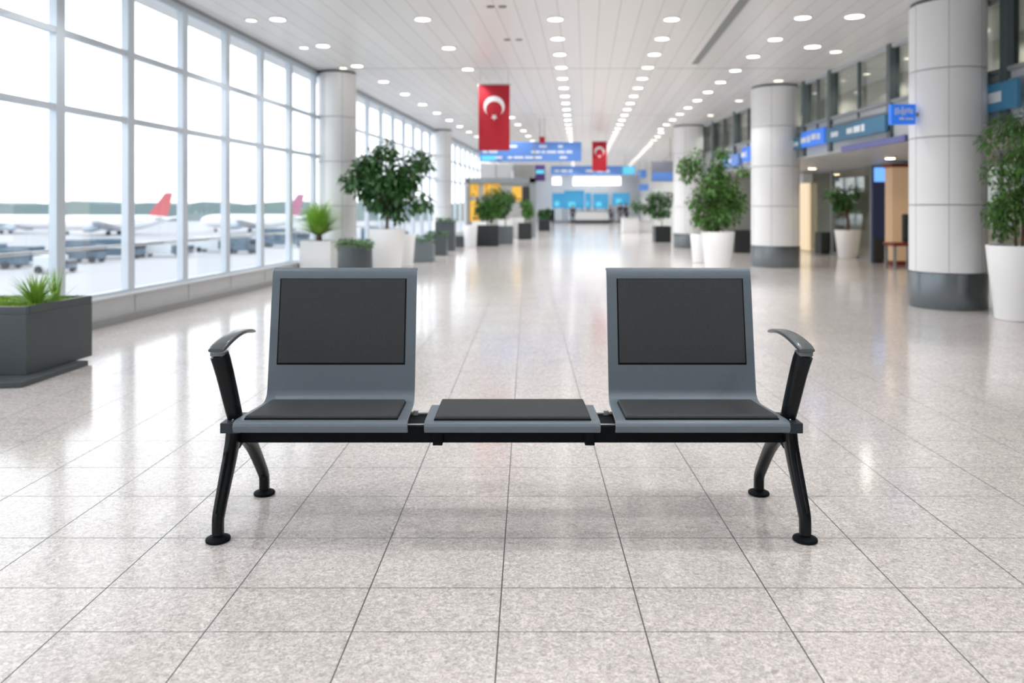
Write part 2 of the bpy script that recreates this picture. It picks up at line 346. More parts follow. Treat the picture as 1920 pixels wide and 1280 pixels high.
# shop fronts at RX
sh = MB()
for y in (8.0, 10.0, 12.2, 14.6, 16.55, 18.6, 20.2, 22.2, 24.0): sh.box(RX-0.03, RX+0.03, y-0.03, y+0.03, 0, 2.05)
sh.box(RX-0.02, RX+0.02, 8, 24, 0, 0.06); sh.box(RX-0.02, RX+0.02, 8, 24, 1.98, 2.03)
struct('window_300', sh, 'frame')
struct('glass', Box(RX-0.005, RX+0.005, 8, 24, 0.05, 2.0), 'sglass', bpy.data.objects['window_300'])
struct('wall_shop', Box(RX, RX+2.6, 7.85, 8.0, 0, 2.05), 'beige')
struct('trim_130', Box(RX, RX+2.6, 8, 24, 2.05, 2.12), 'beige')

# columns
def column(px, base_py, r, top, label, y=None, x=None):
    c = thing('round_column', label, 'column', (x, y, 0), 'round columns along the hall')
    segs = 4; zb = 0.40; zt = CEIL-0.03; h = (zt-zb)/segs
    for i in range(segs):
        obj('panel_ring', MB().lathe([(r-.01, zb+i*h), (r, zb+i*h+.006), (r, zb+(i+1)*h-.012), (r-.01, zb+(i+1)*h-.006)], 64, (x, y, 0)), 'col', c, smooth=True)
    v = MB()
    for k in range(4): 
        a = -PI/2+(k-1.5)*0.95; v.box(-0.004, 0.004, r-.012, r+.0015, zb, zt, Matrix.Translation((x, y, 0)) @ Matrix.Rotation(a-PI/2, 4, 'Z'))
    obj('vertical_seams', v, 'colj', c)
    obj('core', MB().lathe([(r-.015, zb), (r-.015, CEIL)], 48, (x, y, 0)), 'jointm', c, smooth=True)
    obj('base_band', MB().lathe([(r+.006, 0), (r+.008, 0.004), (r+.008, zb-.006), (r-.002, zb)], 64, (x, y, 0)), 'colb', c, smooth=True)
    return c
column(0, 0, .39, 0, 'big round pale column nearest on the right with dark metal base', 8.72, 4.91)
column(0, 0, .44, 0, 'round pale column in the middle of the right hand row', 14.75, 5.02)
column(0, 0, .44, 0, 'farthest round column on the right, behind the tall ficus', 21.8, 5.0)
column(0, 0, .325, 0, 'nearest round white column standing against the left windows', 13.2, -2.985)
column(0, 0, .275, 0, 'farther round white column against the left windows', 22.9, -2.06)

# downlights
ORD = ['first', 'second', 'third', 'fourth', 'fifth', 'sixth', 'seventh', 'eighth', 'ninth', 'tenth', 'eleventh', 'twelfth', 'thirteenth', 'fourteenth', 'fifteenth', 'sixteenth', 'seventeenth', 'eighteenth', 'nineteenth', 'twentieth']
def ordn(i):
    if i < 20: return ORD[i]
    t = ['twenty', 'thirty', 'forty', 'fifty', 'sixty'][i//10-2+(0)]
    q = (i+1) % 10; tens = (i+1)//10
    names = {2: 'twenty', 3: 'thirty', 4: 'forty', 5: 'fifty'}
    return (names[tens]+'-'+ORD[q-1]) if q else {2: 'twentieth', 3: 'thirtieth', 4: 'fortieth', 5: 'fiftieth'}[tens]
protos = {}
def beam(parent, p, power, half=56, col=(1.0, 0.955, 0.9), rad=.06, down=True):
    ld = bpy.data.lights.new('lamp_beam', 'SPOT' if half else 'POINT'); ld.energy = power; ld.color = col; ld.shadow_soft_size = rad
    if half: ld.spot_size = math.radians(2*half); ld.spot_blend = .35
    lo = bpy.data.objects.new('lamp_beam', ld); C.objects.link(lo); lo.parent = parent; lo.location = Vector(p)-origin(parent); return lo
def downlight(x, y, r, kind, label, group):
    near = min(math.hypot(x-a, y-b) for a, b in ((4.91, 8.72), (5.02, 14.75), (5.0, 21.8), (-2.985, 13.2), (-2.06, 22.9))) < 1.25
    key = (r, kind, near)
    if key in protos: return dup(protos[key], (x, y, CEIL-0.012), label, group)
    t = thing('downlight', label, 'ceiling light', (x, y, CEIL-0.012), group); t['group'] = group
    obj('trim_ring', MB().lathe([(r, 0.006), (r, 0.0), (r+.012, -0.002), (r+.02, 0.004), (r+.02, 0.012)], 28, (x, y, CEIL-0.012), cap=False), 'ring', t, smooth=True)
    obj('lens', MB().lathe([(r, 0.004), (r*.99, 0.0)], 28, (x, y, CEIL-0.010)), kind, t)
    if kind == 'lens' and not near: beam(t, (x, y, CEIL-.03), BEAM, 56, (1, .99, .975))
    protos[key] = t; return t
def row(x0, y0, sl, step, yend, desc, r=0.09, back=True, kind='lens', skip=()):
    y = y0; i = 0
    while y < yend:
        if y not in skip: downlight(x0+sl*(y-y0), y, r, kind, 'round ceiling downlight, %s from the camera in %s' % (ordn(i), desc), 'downlights in '+desc)
        y += step*(1 if i < 30 else 1.5); i += 1
    if back:
        y = y0-step*2; j = 0
        while y > Y0+1: downlight(x0+sl*(y-y0), y, r, kind, 'round ceiling downlight overhead in '+desc+' continued behind the camera', 'overhead downlights in '+desc); y -= step*2
row(0.53, 9.44, .086, 1.08, 59, 'the centre left row')
row(1.95, 9.44, .086, 1.08, 59, 'the centre right row')
row(-1.09, 9.44, .105, 1.7, 34, 'the row above the near red flag')
row(-2.86, 9.44, .112, 1.55, 30, 'the row beside the left windows')
row(3.52, 9.36, .062, 1.2, 23, 'the row left of the right columns')
row(4.12, 9.3, .10, 1.75, 11.5, 'the short row before the right facade', r=.105)
row(-3.2, 9.49, .13, 1.62, 13, 'the dim row closest to the left windows', r=.06, back=False, kind='lensw')
row(4.72, 8.8, .02, 2.6, 20, 'the warm row along the right facade', r=.08, back=False, kind='lensw')
row(4.55, 23.6, .10, 1.3, 58, 'the far right row beyond the columns', r=.1, back=False)

for i, y in enumerate((10.0, 11.9, 13.3, 15.5, 18.0, 21.0)):
    downlight(FX+0.75, y, 0.06, 'lensw', 'warm round lamp shining behind the upper right facade glass, %s from the camera' % ORD[i], 'lamps behind the upper facade glass')
    beam([o for o in bpy.data.objects if o.get('group') == 'lamps behind the upper facade glass'][-1], (FX+.75, y, CEIL-.03), 30, 80, (1, .96, .9), .05)
# lamps inside the shop: hung below the shop soffit
for i, (y, x) in enumerate(((16.0, 8.3), (18.2, 8.6), (14.9, 8.5), (20.5, 8.6), (12.0, 8.6), (9.8, 8.6), (13.5, 6.6), (17.0, 6.6))):
    t = thing('shop_ceiling_lamp', 'warm round lamp under the low ceiling of the shop at right, %s of its group' % ORD[i], 'ceiling light', (x, y, 2.0), 'warm lamps of the shop')
    if x < 7.7: t.location.z = 1.95
    z = 2.0 if x > 7.7 else 1.975
    obj('housing', MB().lathe([(0.09, 0), (0.09, .045)], 20, (x, y, z)), 'ring', t, smooth=True)
    obj('lens', MB().lathe([(0.075, -.006), (0.08, 0)], 20, (x, y, z)), pmat('shop_lens', (1,1,1), .4, emis=(1, .78, .52), es=9) if i == 0 else bpy.data.materials['shop_lens'], t)
    beam(t, (x, y, z-.012), 32, 75, (1, .84, .64), .05)

# ------------------------------------------------------------------ the bench
bench = thing('airport_bench', 'black and slate grey metal airport bench with two padded seats and a middle table', 'bench', (0, 2.75, 0))
def backY(z): return 2.925 + (z-0.42)*0.152
prof = [(2.582, .361), (2.570, .364), (2.562, .374), (2.560, .386), (2.566, .396), (2.580, .4015), (2.60, .402), (2.70, .396), (2.80, .389), (2.86, .3855), (2.885, .387), (2.905, .394), (2.918, .406), (2.925, .425)]
for z in (.50, .60, .70, .80, .84): prof.append((backY(z), z))
prof += [(2.994, .862), (3.002, .873), (3.014, .878), (3.026, .873)]
def innerx(y): return .3445 + .022*min(1, max(0, (y-2.56)/.36))
def bent_shell(prof, xo, xi, th=0.007):
    """prof in (y,z), sheet thickened along its normal; xo outer x, xi(y) inner x"""
    m = MB(); n = len(prof); A = []
    for i, (y, z) in enumerate(prof):
        p0 = prof[max(i-1, 0)]; p1 = prof[min(i+1, n-1)]
        t = Vector((p1[0]-p0[0], p1[1]-p0[1])).normalized(); nm = Vector((t.y, -t.x))   # points down/back
        A.append(((y, z), (y+nm.x*th, z+nm.y*th)))
    vs_ = []
    for (a, b) in A: vs_ += [(xo, a[0], a[1]), (xi(a[0]), a[0], a[1]), (xi(a[0]), b[0], b[1]), (xo, b[0], b[1])]
    fs = []
    for i in range(n-1):
        q = i*4
        for k in range(4): fs.append((q+k, q+(k+1) % 4, q+4+(k+1) % 4, q+4+k))
    fs += [(0, 1, 2, 3), tuple((n-1)*4+k for k in (3, 2, 1, 0))]
    return m.add(vs_, fs)
def pad_mesh(c00, c10, c11, c01, th, r=0.006, nu=30, nv=22, puff=0.0015):
    """cushion on the quad c00..c01, rounded edges, thickness th along the normal"""
    c00, c10, c11, c01 = map(Vector, (c00, c10, c11, c01)); nm = (c10-c00).cross(c01-c00).normalized()
    W_ = (c10-c00).length; H_ = (c01-c00).length
    def coords(n, L_):
        e = [0, r*.12, r*.35, r*.7, r*1.1]; mid = [r*1.1+(L_-2.2*r)*i/n for i in range(1, n)]
        return [q/L_ for q in e+mid]+[1-q/L_ for q in reversed(e)]
    U = coords(nu, W_); V = coords(nv, H_); vs_ = []; fs = []
    def P_(u, v): return c00*(1-u)*(1-v)+c10*u*(1-v)+c11*u*v+c01*(1-u)*v
    def hgt(u, v):
        d = min(u*W_, (1-u)*W_, v*H_, (1-v)*H_); q = min(1, d/r)
        return th*0.45+(th*0.55)*math.sqrt(max(0, 1-(1-q)**2))+puff*math.sin(PI*u)*math.sin(PI*v)
    for v in V:
        for u in U: vs_.append(P_(u, v)+nm*hgt(u, v))
    nu_, nv_ = len(U), len(V)
    for j in range(nv_-1):
        for i in range(nu_-1): a = j*nu_+i; fs.append((a, a+1, a+1+nu_, a+nu_))
    per = [j for j in range(nu_)]+[nu_-1+nu_*j for j in range(1, nv_)]+[nu_*(nv_-1)+i for i in range(nu_-2, -1, -1)]+[nu_*j for j in range(nv_-2, 0, -1)]
    base = len(vs_)
    for a in per:
        i = a % nu_; j = a//nu_; vs_.append(P_(U[i], V[j]))
    n = len(per)
    for q in range(n): fs.append((per[q], per[(q+1) % n], base+(q+1) % n, base+q))
    fs.append(tuple(reversed([base+q for q in range(n)])))
    return MB().add(vs_, fs)
def mir(mb, s):
    if s > 0: return mb
    mb.v = [Vector((-v.x, v.y, v.z)) for v in mb.v]; mb.f = [tuple(reversed(f)) for f in mb.f]; return mb
DX = -0.0015
def shift(mb): mb.v = [v+Vector((DX, 0, 0)) for v in mb.v]; return mb
for s in (-1, 1):
    side = 'left' if s < 0 else 'right'
    sh_ = obj('seat_shell', shift(mir(bent_shell(prof, .925, innerx), s)), 'shell', bench, bevel=.0022)
    obj('seat_pad', shift(mir(pad_mesh((.893, 2.590, .4025), (.893, 2.878, .3862), (.3955, 2.878, .3862), (.3835, 2.590, .4025), .013), s)), 'pad', sh_, smooth=True)
    obj('seat_pad_shade', shift(mir(pad_mesh((.8955, 2.5875, .4022), (.8955, 2.880, .3858), (.3932, 2.880, .3858), (.381, 2.5875, .4022), .005, r=.002, puff=0), s)), 'pad_shade', sh_)  # black slab wider than the pad, drawn as the dark gap shade
    zt, zb = .836, .5225
    obj('back_pad_shade', shift(mir(pad_mesh((.8935, backY(zb-.0075)-.0005, zb-.0075), (.4050, backY(zb-.0075)-.0005, zb-.0075), (.4050, backY(zt+.002)-.0005, zt+.002), (.8935, backY(zt+.002)-.0005, zt+.002), .0065, r=.002, puff=0), s)), 'pad_shade', sh_)
    obj('back_pad', shift(mir(pad_mesh((.889, backY(zb)-.001, zb), (.4105, backY(zb)-.001, zb), (.4105, backY(zt)-.001, zt), (.889, backY(zt)-.001, zt), .0135), s)), 'pad', sh_, smooth=True)
tab = obj('table_plate', bent_shell([(2.582, .361), (2.570, .364), (2.562, .374), (2.560, .386), (2.566, .396), (2.580, .4015), (2.60, .402), (2.70, .400), (2.798, .397), (2.808, .396), (2.814, .389), (2.815, .372)], -.2915, lambda y: .294), 'shell', bench, bevel=.0022)
obj('table_pad', pad_mesh((.262, 2.582, .402), (.262, 2.845, .3965), (-.258, 2.845, .3965), (-.258, 2.582, .402), .013), 'pad', tab, smooth=True)
obj('table_pad_shade', pad_mesh((.2645, 2.5795, .4018), (.2645, 2.847, .3963), (-.2605, 2.847, .3963), (-.2605, 2.5795, .4018), .005, r=.002, puff=0), 'pad_shade', tab)
obj('beam', Box(-.955, .952, 2.712, 2.870, .287, .345), 'blackm', bench, bevel=.003)
obj('rear_rod', MB().sweep([(-.90, 2.862, .352), (.90, 2.862, .352)], [.006, .006], n=12), 'rod', bench, smooth=True)
obj('front_rod', MB().sweep([(-.90, 2.722, .3485), (.90, 2.722, .3485)], [.003, .003], n=10), 'rod', bench, smooth=True)
for x in (-.352, .350):
    obj('rod_clip', Box(x-.012, x+.006, 2.852, 2.872, .345, .364), 'rod', bench, bevel=.002)
for x in (-.26, .272):
    obj('beam_clamp', Box(x-.017, x+.017, 2.700, 2.882, .281, .372), 'blackm', bench, bevel=.002)
for s in (-1, 1):
    for x in (.43, .84):
        obj('seat_bracket', shift(Box(*sorted((s*(x-.02), s*(x+.02))), 2.64, 2.90, .345, .383)), 'blackm', bench, bevel=.002)
for s in (-1, 1):
    # end bracket under the armrest
    b_ = obj('end_bracket', shift(mir(Box(.915, .9815, 2.602, 2.745, .3515, .386), s)), 'brk', bench, bevel=.002)
    # leg frame: front leg, rear leg, gusset
    xc = .972
    fl = MB()
    fp = [(.9805, 2.583, .022), (.9805, 2.583, .050), (.9805, 2.584, .072), (.980, 2.591, .090), (.979, 2.612, .130), (.977, 2.645, .190), (.975, 2.672, .240), (.973, 2.692, .285), (.971, 2.705, .325), (.970, 2.712, .355)]
    fs_ = [(.0185, .0185)]*3+[(.0195, .0195), (.020, .020), (.0215, .022), (.022, .025), (.0225, .028), (.024, .032), (.025, .036)]
    fl.sweep(fp, fs_, side=(1, 0, 0), n=20, ex=3.0)
    lf = obj('front_leg', shift(mir(fl, s)), 'black', bench, smooth=True)
    rib = MB().sweep([(.984, 2.588-.018, .095), (.9815, 2.640-.021, .190), (.979, 2.667-.025, .245), (.977, 2.680-.028, .275)], [(.003, .003), (.0055, .004), (.0055, .004), (.003, .003)], side=(1, 0, 0), n=10)
    obj('raised_rib', shift(mir(rib, s)), 'black', lf, smooth=True)
    rp = [(.960, 3.003, .022), (.960, 3.003, .050), (.960, 3.001, .070), (.961, 2.990, .090), (.963, 2.962, .128), (.965, 2.930, .170), (.967, 2.895, .212), (.969, 2.855, .252), (.970, 2.815, .283), (.970, 2.775, .305), (.970, 2.74, .32)]
    rs = [(.0185, .0185)]*3+[(.019, .019), (.0195, .020), (.0195, .022), (.020, .024), (.020, .027), (.020, .030), (.020, .032), (.020, .03)]
    lr = obj('rear_leg', shift(mir(MB().sweep(rp, rs, side=(1, 0, 0), n=20, ex=3.0), s)), 'black', bench, smooth=True)
    gus = MB().prism([(2.68, .352), (2.872, .352), (2.90, .29), (2.935, .20), (2.915, .195), (2.87, .232), (2.82, .262), (2.77, .272), (2.735, .262), (2.70, .262)], .958, .982)
    obj('leg_gusset', shift(mir(gus, s)), 'blackm', bench, bevel=.004)
    obj('bolt', shift(mir(MB().sweep([(.984, 2.668, .262), (.984, 2.655, .266)], [.007, .006], n=12), s)), 'black', lf, smooth=True)
    for (x, y, par) in ((.9805, 2.583, lf), (.960, 3.003, lr)):
        ft = obj('foot_glide', shift(mir(MB().lathe([(.036, 0), (.0395, .002), (.0405, .006), (.039, .010), (.030, .0145), (.018, .018), (.011, .0195), (.011, .026)], 40, (x, y, 0)), s)), 'blackm', par, smooth=True)
    # armrest
    ap = [(.950, 2.664, .382), (.957, 2.659, .42), (.9675, 2.651, .48), (.979, 2.642, .545), (.988, 2.633, .592), (.993, 2.628, .612)]
    asz = [(.022, .024), (.0235, .026), (.0245, .028), (.026, .028), (.0275, .028), (.028, .026)]
    post = obj('armrest_post', shift(mir(MB().sweep(ap, asz, side=(1, 0, 0), n=20, ex=3.6), s)), 'black', bench, smooth=True)
    obj('collar', shift(mir(MB().sweep([(.9935, 2.628, .6115), (.9935, 2.6275, .6235)], [(.0265, .0245), (.0265, .0245)], side=(1, 0, 0), n=20, ex=4), s)), 'collar', post, smooth=True)
    pp = []; ps = []
    for i in range(15):
        t = i/14; y = 2.598+.345*t
        pp.append((.994-.004*t, y, [.631, .637, .6425, .6475, .6515, .6545, .657, .6585, .659, .6585, .657, .6545, .651, .6465, .6415][i]))
        ps.append((.0285-.011*max(0, t-.25), .0105-.003*t))
    ps[0] = (.0255, .0065); ps[-1] = (.017, .0045)
    obj('armrest_pad', shift(mir(MB().sweep(pp, ps, side=(1, 0, 0), n=24, ex=3.2), s)), 'armp', post, smooth=True)
    for dx, dy in ((-.024, -.012), (.024, -.012), (.0, -.030)):
        obj('screw', shift(mir(MB().lathe([(.004, 0), (.004, .004), (.002, .006)], 10, (.949+dx, 2.665+dy, .386)), s)), 'chrome', b_, smooth=True)

# ------------------------------------------------------------------ plants and planters
def leaves(blobs, n, size, rnd, droop=0.4, wid=.5):
    m = MB(); tot = sum(b[1]**2 for b in blobs)
    for c, r, fl in blobs:
        for _ in range(int(n*r*r/tot)):
            d = Vector((rnd.gauss(0, 1), rnd.gauss(0, 1), rnd.gauss(0, 1))).normalized()*(r*rnd.random()**.45); d.z *= fl
            p = c+d; o = (d.normalized()*0.7+Vector((rnd.uniform(-1, 1), rnd.uniform(-1, 1), rnd.uniform(-1, .5)-droop))).normalized()
            sd = o.cross(Vector((0, 0, 1)))
            if sd.length < .05: sd = Vector((1, 0, 0))
            sd = (sd.normalized()+Vector((0, 0, rnd.uniform(-.6, .6)))).normalized(); up = sd.cross(o).normalized()
            L_ = size*rnd.uniform(.7, 1.25); w_ = L_*wid*.5
            a = p; b = p+o*L_*.45+sd*w_+up*.08*L_; c_ = p+o*L_-Vector((0, 0, .12*L_)); e = p+o*L_*.45-sd*w_+up*.08*L_; mid = p+o*L_*.5-up*.03*L_
            m.add([a, b, c_, e, mid], [(0, 1, 4), (1, 2, 4), (2, 3, 4), (3, 0, 4)])
    return m
def pot_round(px0, px1, pt, pb_y, pz_top, taper=.72):
    pass
def branches(base, blobs, r0, rnd, stems=1):
    m = MB(); top = base+Vector((0, 0, .3*(max(b[0].z for b in blobs)-base.z)))
    for s in range(stems):
        o = Vector((rnd.uniform(-.04, .04), rnd.uniform(-.04, .04), 0)) if stems > 1 else Vector((0, 0, 0))
        m.sweep([base+o-Vector((0, 0, .03)), base.lerp(top, .5)+o*1.3+Vector((.01, .01, 0)), top+o*.6], [r0, r0*.85, r0*.7], n=8)
    for c, r, fl in blobs:
        mid = top.lerp(c, .5)+Vector((0, 0, .04)); m.sweep([top-Vector((0, 0, .02)), mid, c+(c-top)*.2], [r0*.5, r0*.35, r0*.15], n=6)
    return m
def ficus(name, label, X, Y, rtop, htop, blobs_px, n, size, mat='leaf', potm='pot', square=False, seed=1, cat='potted plant', taper=.74, r0=.02, group='potted trees', stems=1, topfrac=1, wid=.5):
    rnd = random.Random(seed)
    t = thing(name, label, cat, (X, Y, 0), group)
    if square:
        obj('planter_box', MB().box(X-rtop, X+rtop, Y-rtop, Y+rtop, 0, htop-.03).box(X-rtop, X+rtop, Y-rtop, Y-rtop+.03, htop-.03, htop).box(X-rtop, X+rtop, Y+rtop-.03, Y+rtop, htop-.03, htop).box(X-rtop, X-rtop+.03, Y-rtop+.03, Y+rtop-.03, htop-.03, htop).box(X+rtop-.03, X+rtop, Y-rtop+.03, Y+rtop-.03, htop-.03, htop), potm, t, bevel=.004)
        obj('soil', MB().box(X-rtop+.03, X+rtop-.03, Y-rtop+.03, Y+rtop-.03, htop-.04, htop-.015), 'soil', t)
    else:
        obj('pot', MB().lathe([(rtop*taper-.01, 0), (rtop*taper, .01), (rtop*(taper+(1-taper)*.5), htop*.5), (rtop, htop-.01), (rtop-.005, htop), (rtop-.03, htop-.003), (rtop-.035, htop-.06)], 48, (X, Y, 0)), potm, t, smooth=True)
        obj('soil', MB().lathe([(rtop-.034, htop-.05), (rtop-.034, htop-.03)], 32, (X, Y, 0)), 'soil', t)
    blobs = []
    for bx, by, br in blobs_px:
        q = W3(bx, by, Y); r = br*Y/F; q.y += rnd.uniform(-.35, .35)*rtop*1.2; blobs.append((q, r, 1.0))
    if blobs:
        obj('trunk', branches(Vector((X, Y, htop-.02)), blobs, r0, rnd, stems), 'bark', t, smooth=True)
        obj('foliage', leaves(blobs, n, size, rnd, wid=wid), mat, t)
    return t
# big ficus left
def XY(pxc, base_py): 
    return G(pxc, base_py)
x, y = XY(725, 520); y += .2; x = (725-960)/F*y
ficus('potted_ficus', 'large bushy ficus in a tapered white pot before the left windows', x, y, .295, .775,
      [(725,283,22),(706,300,24),(684,306,18),(782,300,20),(797,304,16),(663,340,20),(717,338,30),(750,318,26),(756,352,26),(795,378,18),(730,382,26),(704,372,24),(742,400,18),(680,318,24),(690,345,22),(770,330,22),(682,362,14),(775,385,12),(740,345,30)], 2700, .115, seed=3, r0=.028, wid=.55)
x, y = G(760, 500)
ficus('white_pot', 'white tapered pot half hidden behind the large ficus pot on the left', x, y, .19, .62, [], 0, .1, cat='pot', group=None)
# ficus right
x, y = G(1346, 517); y += .15; x = (1346-960)/F*y
ficus('potted_ficus', 'tall dense ficus in a tapered white pot by the right columns', x, y, .27, .72,
      [(1355,285,15),(1352,305,18),(1345,330,24),(1305,300,20),(1285,310,16),(1295,325,16),(1325,345,24),(1360,350,26),(1320,372,24),(1350,375,30),(1378,372,22),(1390,320,12),(1318,402,22),(1345,405,24),(1372,400,20),(1335,420,16),(1304,412,12),(1292,380,8),(1385,385,14)], 3000, .085, mat='leaf2', seed=5, r0=.024, wid=.5)
x, y = G(1312, 492)
ficus('white_pot', 'white pot tucked behind the tall ficus pot at right', x, y, .19, .58, [], 0, .1, cat='pot', group=None)
# big plant at right edge
y = 7.7; x = 5.05
ficus('potted_bamboo', 'leafy green bushy plant in a white pot at the right edge', x, y, .29, .74,
      [(1885,240,30),(1915,232,28),(1935,250,22),(1865,262,22),(1900,280,34),(1928,300,30),(1880,320,28),(1915,335,32),(1870,392,26),(1900,400,34),(1925,400,30),(1862,415,18),(1890,432,20),(1925,350,30),(1900,360,30),(1900,310,28),(1880,372,22)], 3200, .062, mat='leaf2', seed=9, r0=.014, stems=4, wid=.34)
# shop plant
x, y = G(1597, 484)
ficus('potted_palm', 'dark green rubber plant in a white pot before the shop glass', x, y+.2, .28, .62,
      [(1562,362,14),(1580,372,16),(1598,360,14),(1590,378,14),(1573,385,12)], 420, .12, seed=11, r0=.05, wid=.5)
# distant ones
x, y = G(1243, 454)
ficus('potted_tree', 'loose dark green tree in a black square planter left of the far right column', x, y+.2, .26, .52,
      [(1232,375,16),(1250,372,14),(1215,388,11),(1228,395,14),(1245,395,12),(1194,386,12),(1222,368,10)], 1100, .13, potm='bbox', square=True, seed=12, r0=.02)
x, y = G(913, 461)
ficus('potted_tree', 'broad green bush in a dark planter before the yellow kiosk', x, y+.2, .34, .60,
      [(925,375,22),(905,385,16),(915,398,16),(940,368,16),(930,390,16),(900,398,10)], 1500, .12, mat='leaf2', potm='bbox', square=True, seed=13, r0=.025)
x, y = G(947, 458)
ficus('potted_tree', 'green bush in a grey planter at the right end of the kiosk', x, y+.35, .25, .55,
      [(945,385,14),(952,372,13),(938,398,10)], 900, .12, potm='mbox', square=True, seed=14)
x, y = G(983, 446)
ficus('potted_tree', 'small round topped tree in a dark planter beside the kiosk corner', x, y-1.1, .24, .58,
      [(988,388,12),(990,398,10),(985,380,8)], 700, .12, mat='leaf2', potm='bbox', square=True, seed=15, r0=.02)
# plain planters
def planter(name, label, x, y, wx, wy, h, mat, top=None, group=None, round_=False, n=250, tl=.08, seed=0, bh=.06):
    t = thing(name, label, 'planter', (x, y, 0), group); rnd = random.Random(seed)
    if round_: obj('planter_body', MB().lathe([(wx*.92, 0), (wx, .02), (wx*.96, h-.01), (wx*.92, h), (wx*.9, h-.04)], 40, (x, y, 0)), mat, t, smooth=True)
    else:
        m = Box(x-wx, x+wx, y-wy, y+wy, 0, h-.04)
        for q in ((x-wx, x+wx, y-wy, y-wy+.03), (x-wx, x+wx, y+wy-.03, y+wy), (x-wx, x-wx+.03, y-wy+.03, y+wy-.03), (x+wx-.03, x+wx, y-wy+.03, y+wy-.03)): m.box(*q, h-.04, h)
        obj('planter_body', m, mat, t, bevel=.004)
    if top:
        s_ = MB(); f = .86
        if round_: s_.lathe([(wx*.88, h-.05), (wx*.85, h-.012)], 32, (x, y, 0))
        else: s_.box(x-wx+.032, x+wx-.032, y-wy+.032, y+wy-.032, h-.041, h-.012)
        obj('soil', s_, 'soil', t)
        bl = [(Vector((x+wx*u*.7, y+wy*v*.6 if not round_ else y+wx*v*.6, h+bh*.3)), bh*1.6, .7) for u in (-1, -.35, .35, 1) for v in (-1, 0, 1)]
        obj('low_foliage', leaves(bl, n, tl, rnd, droop=0), top, t)
    return t
x, y = G(663, 530)
planter('round_planter', 'dark round planter with clipped green top beside the large white pot', x, y+.1, .265, .265, .56, 'dbox', 'leaf2', round_=True, n=700, tl=.05, seed=1)
x, y = G(790, 492)
planter('box_planter', 'grey box planter right of the big ficus, nearest of the row', x, y+.25, .235, .235, .44, 'mbox', 'leaf', 'grey box planters', seed=2)
x, y = G(816, 479)
planter('box_planter', 'dark box planter with low greenery, second of the row', x, y+.25, .26, .26, .47, 'dbox', 'leaf', 'grey box planters', seed=3)
x, y = G(834, 470)
planter('box_planter', 'tall dark box planter in front of the farther left column', x, y+.2, .25, .25, .76, 'dbox', 'leaf', 'grey box planters', seed=4)
x, y = G(861, 463)
planter('box_planter', 'low dark box planter right of the farther left column', x, y+.2, .12, .2, .30, 'dbox', None, 'grey box planters', seed=5)
x, y = G(882, 463)
ficus('white_pot', 'narrow white pot left of the kiosk planters', x, y, .20, .62, [], 0, .1, cat='pot', group=None, taper=.85)
x, y = G(900, 449)
planter('box_planter', 'white low box planter behind the dark kiosk planter', x, y+.4, .3, .2, .62, 'pot', None, None)
x, y = G(948, 446)
planter('box_planter', 'white box planter behind the grey kiosk planter', x, y-.3, .27, .12, .68, 'pot', None, None)
x, y = G(1393, 474)
planter('box_planter', 'black box planter between the tall ficus and the middle column', x, y+.2, .2, .2, .56, 'bbox', None, None)
x, y = G(1557, 476)
planter('box_planter', 'black box planter left of the white pot by the shop', x, y+.2, .22, .2, .52, 'bbox', None, None)

def blades(c, n, L_, wd, rnd, spread=1.0, thin=.9, droop=.16):
    m = MB()
    for _ in range(n):
        a = rnd.uniform(0, 2*PI); tilt = min(1.15, abs(rnd.gauss(0, .55))*spread); l = L_*rnd.uniform(.6, 1.1)
        d = Vector((math.cos(a), math.sin(a), 0)); p = c+d*rnd.uniform(0, .03); sd = Vector((-d.y, d.x, 0)); pts = []
        v = Vector((0, 0, 1))*math.cos(tilt)+d*math.sin(tilt)
        for i in range(5):
            t = i/4; pts.append((p.copy(), wd*(1-t**1.6*thin)*(.6+.4*min(1, t*3))/2)); p = p+v*l/4
            v = (v+d*.12*spread*l/L_+Vector((0, 0, -droop*tilt))).normalized()
        vs_ = []
        for q, w_ in pts: vs_ += [q-sd*w_, q+sd*w_]
        m.add(vs_, [(2*i, 2*i+1, 2*i+3, 2*i+2) for i in range(4)])
    return m
# white square planter with spiky plant
x, y = G(592, 524); rnd = random.Random(21); y += .2
t = thing('potted_dracaena', 'spiky bright green plant in a white square planter by the left column', 'potted plant', (x, y, 0), None)
h = .60
m = Box(x-.24, x+.24, y-.24, y+.24, 0, h-.04)
for q in ((x-.24, x+.24, y-.24, y-.21), (x-.24, x+.24, y+.21, y+.24), (x-.24, x-.21, y-.21, y+.21), (x+.21, x+.24, y-.21, y+.21)): m.box(*q, h-.04, h)
obj('planter_box', m, 'pot', t, bevel=.005)
obj('soil', Box(x-.21, x+.21, y-.21, y+.21, h-.041, h-.015), 'soil', t)
obj('stem', MB().sweep([(x, y, h-.03), (x, y, h+.06), (x, y, h+.14)], [.05, .045, .05], n=10), 'bark', t, smooth=True)
obj('blades', blades(Vector((x, y, h+.08)), 560, .58, .026, rnd, 1.35, droop=.07), 'grass', t)
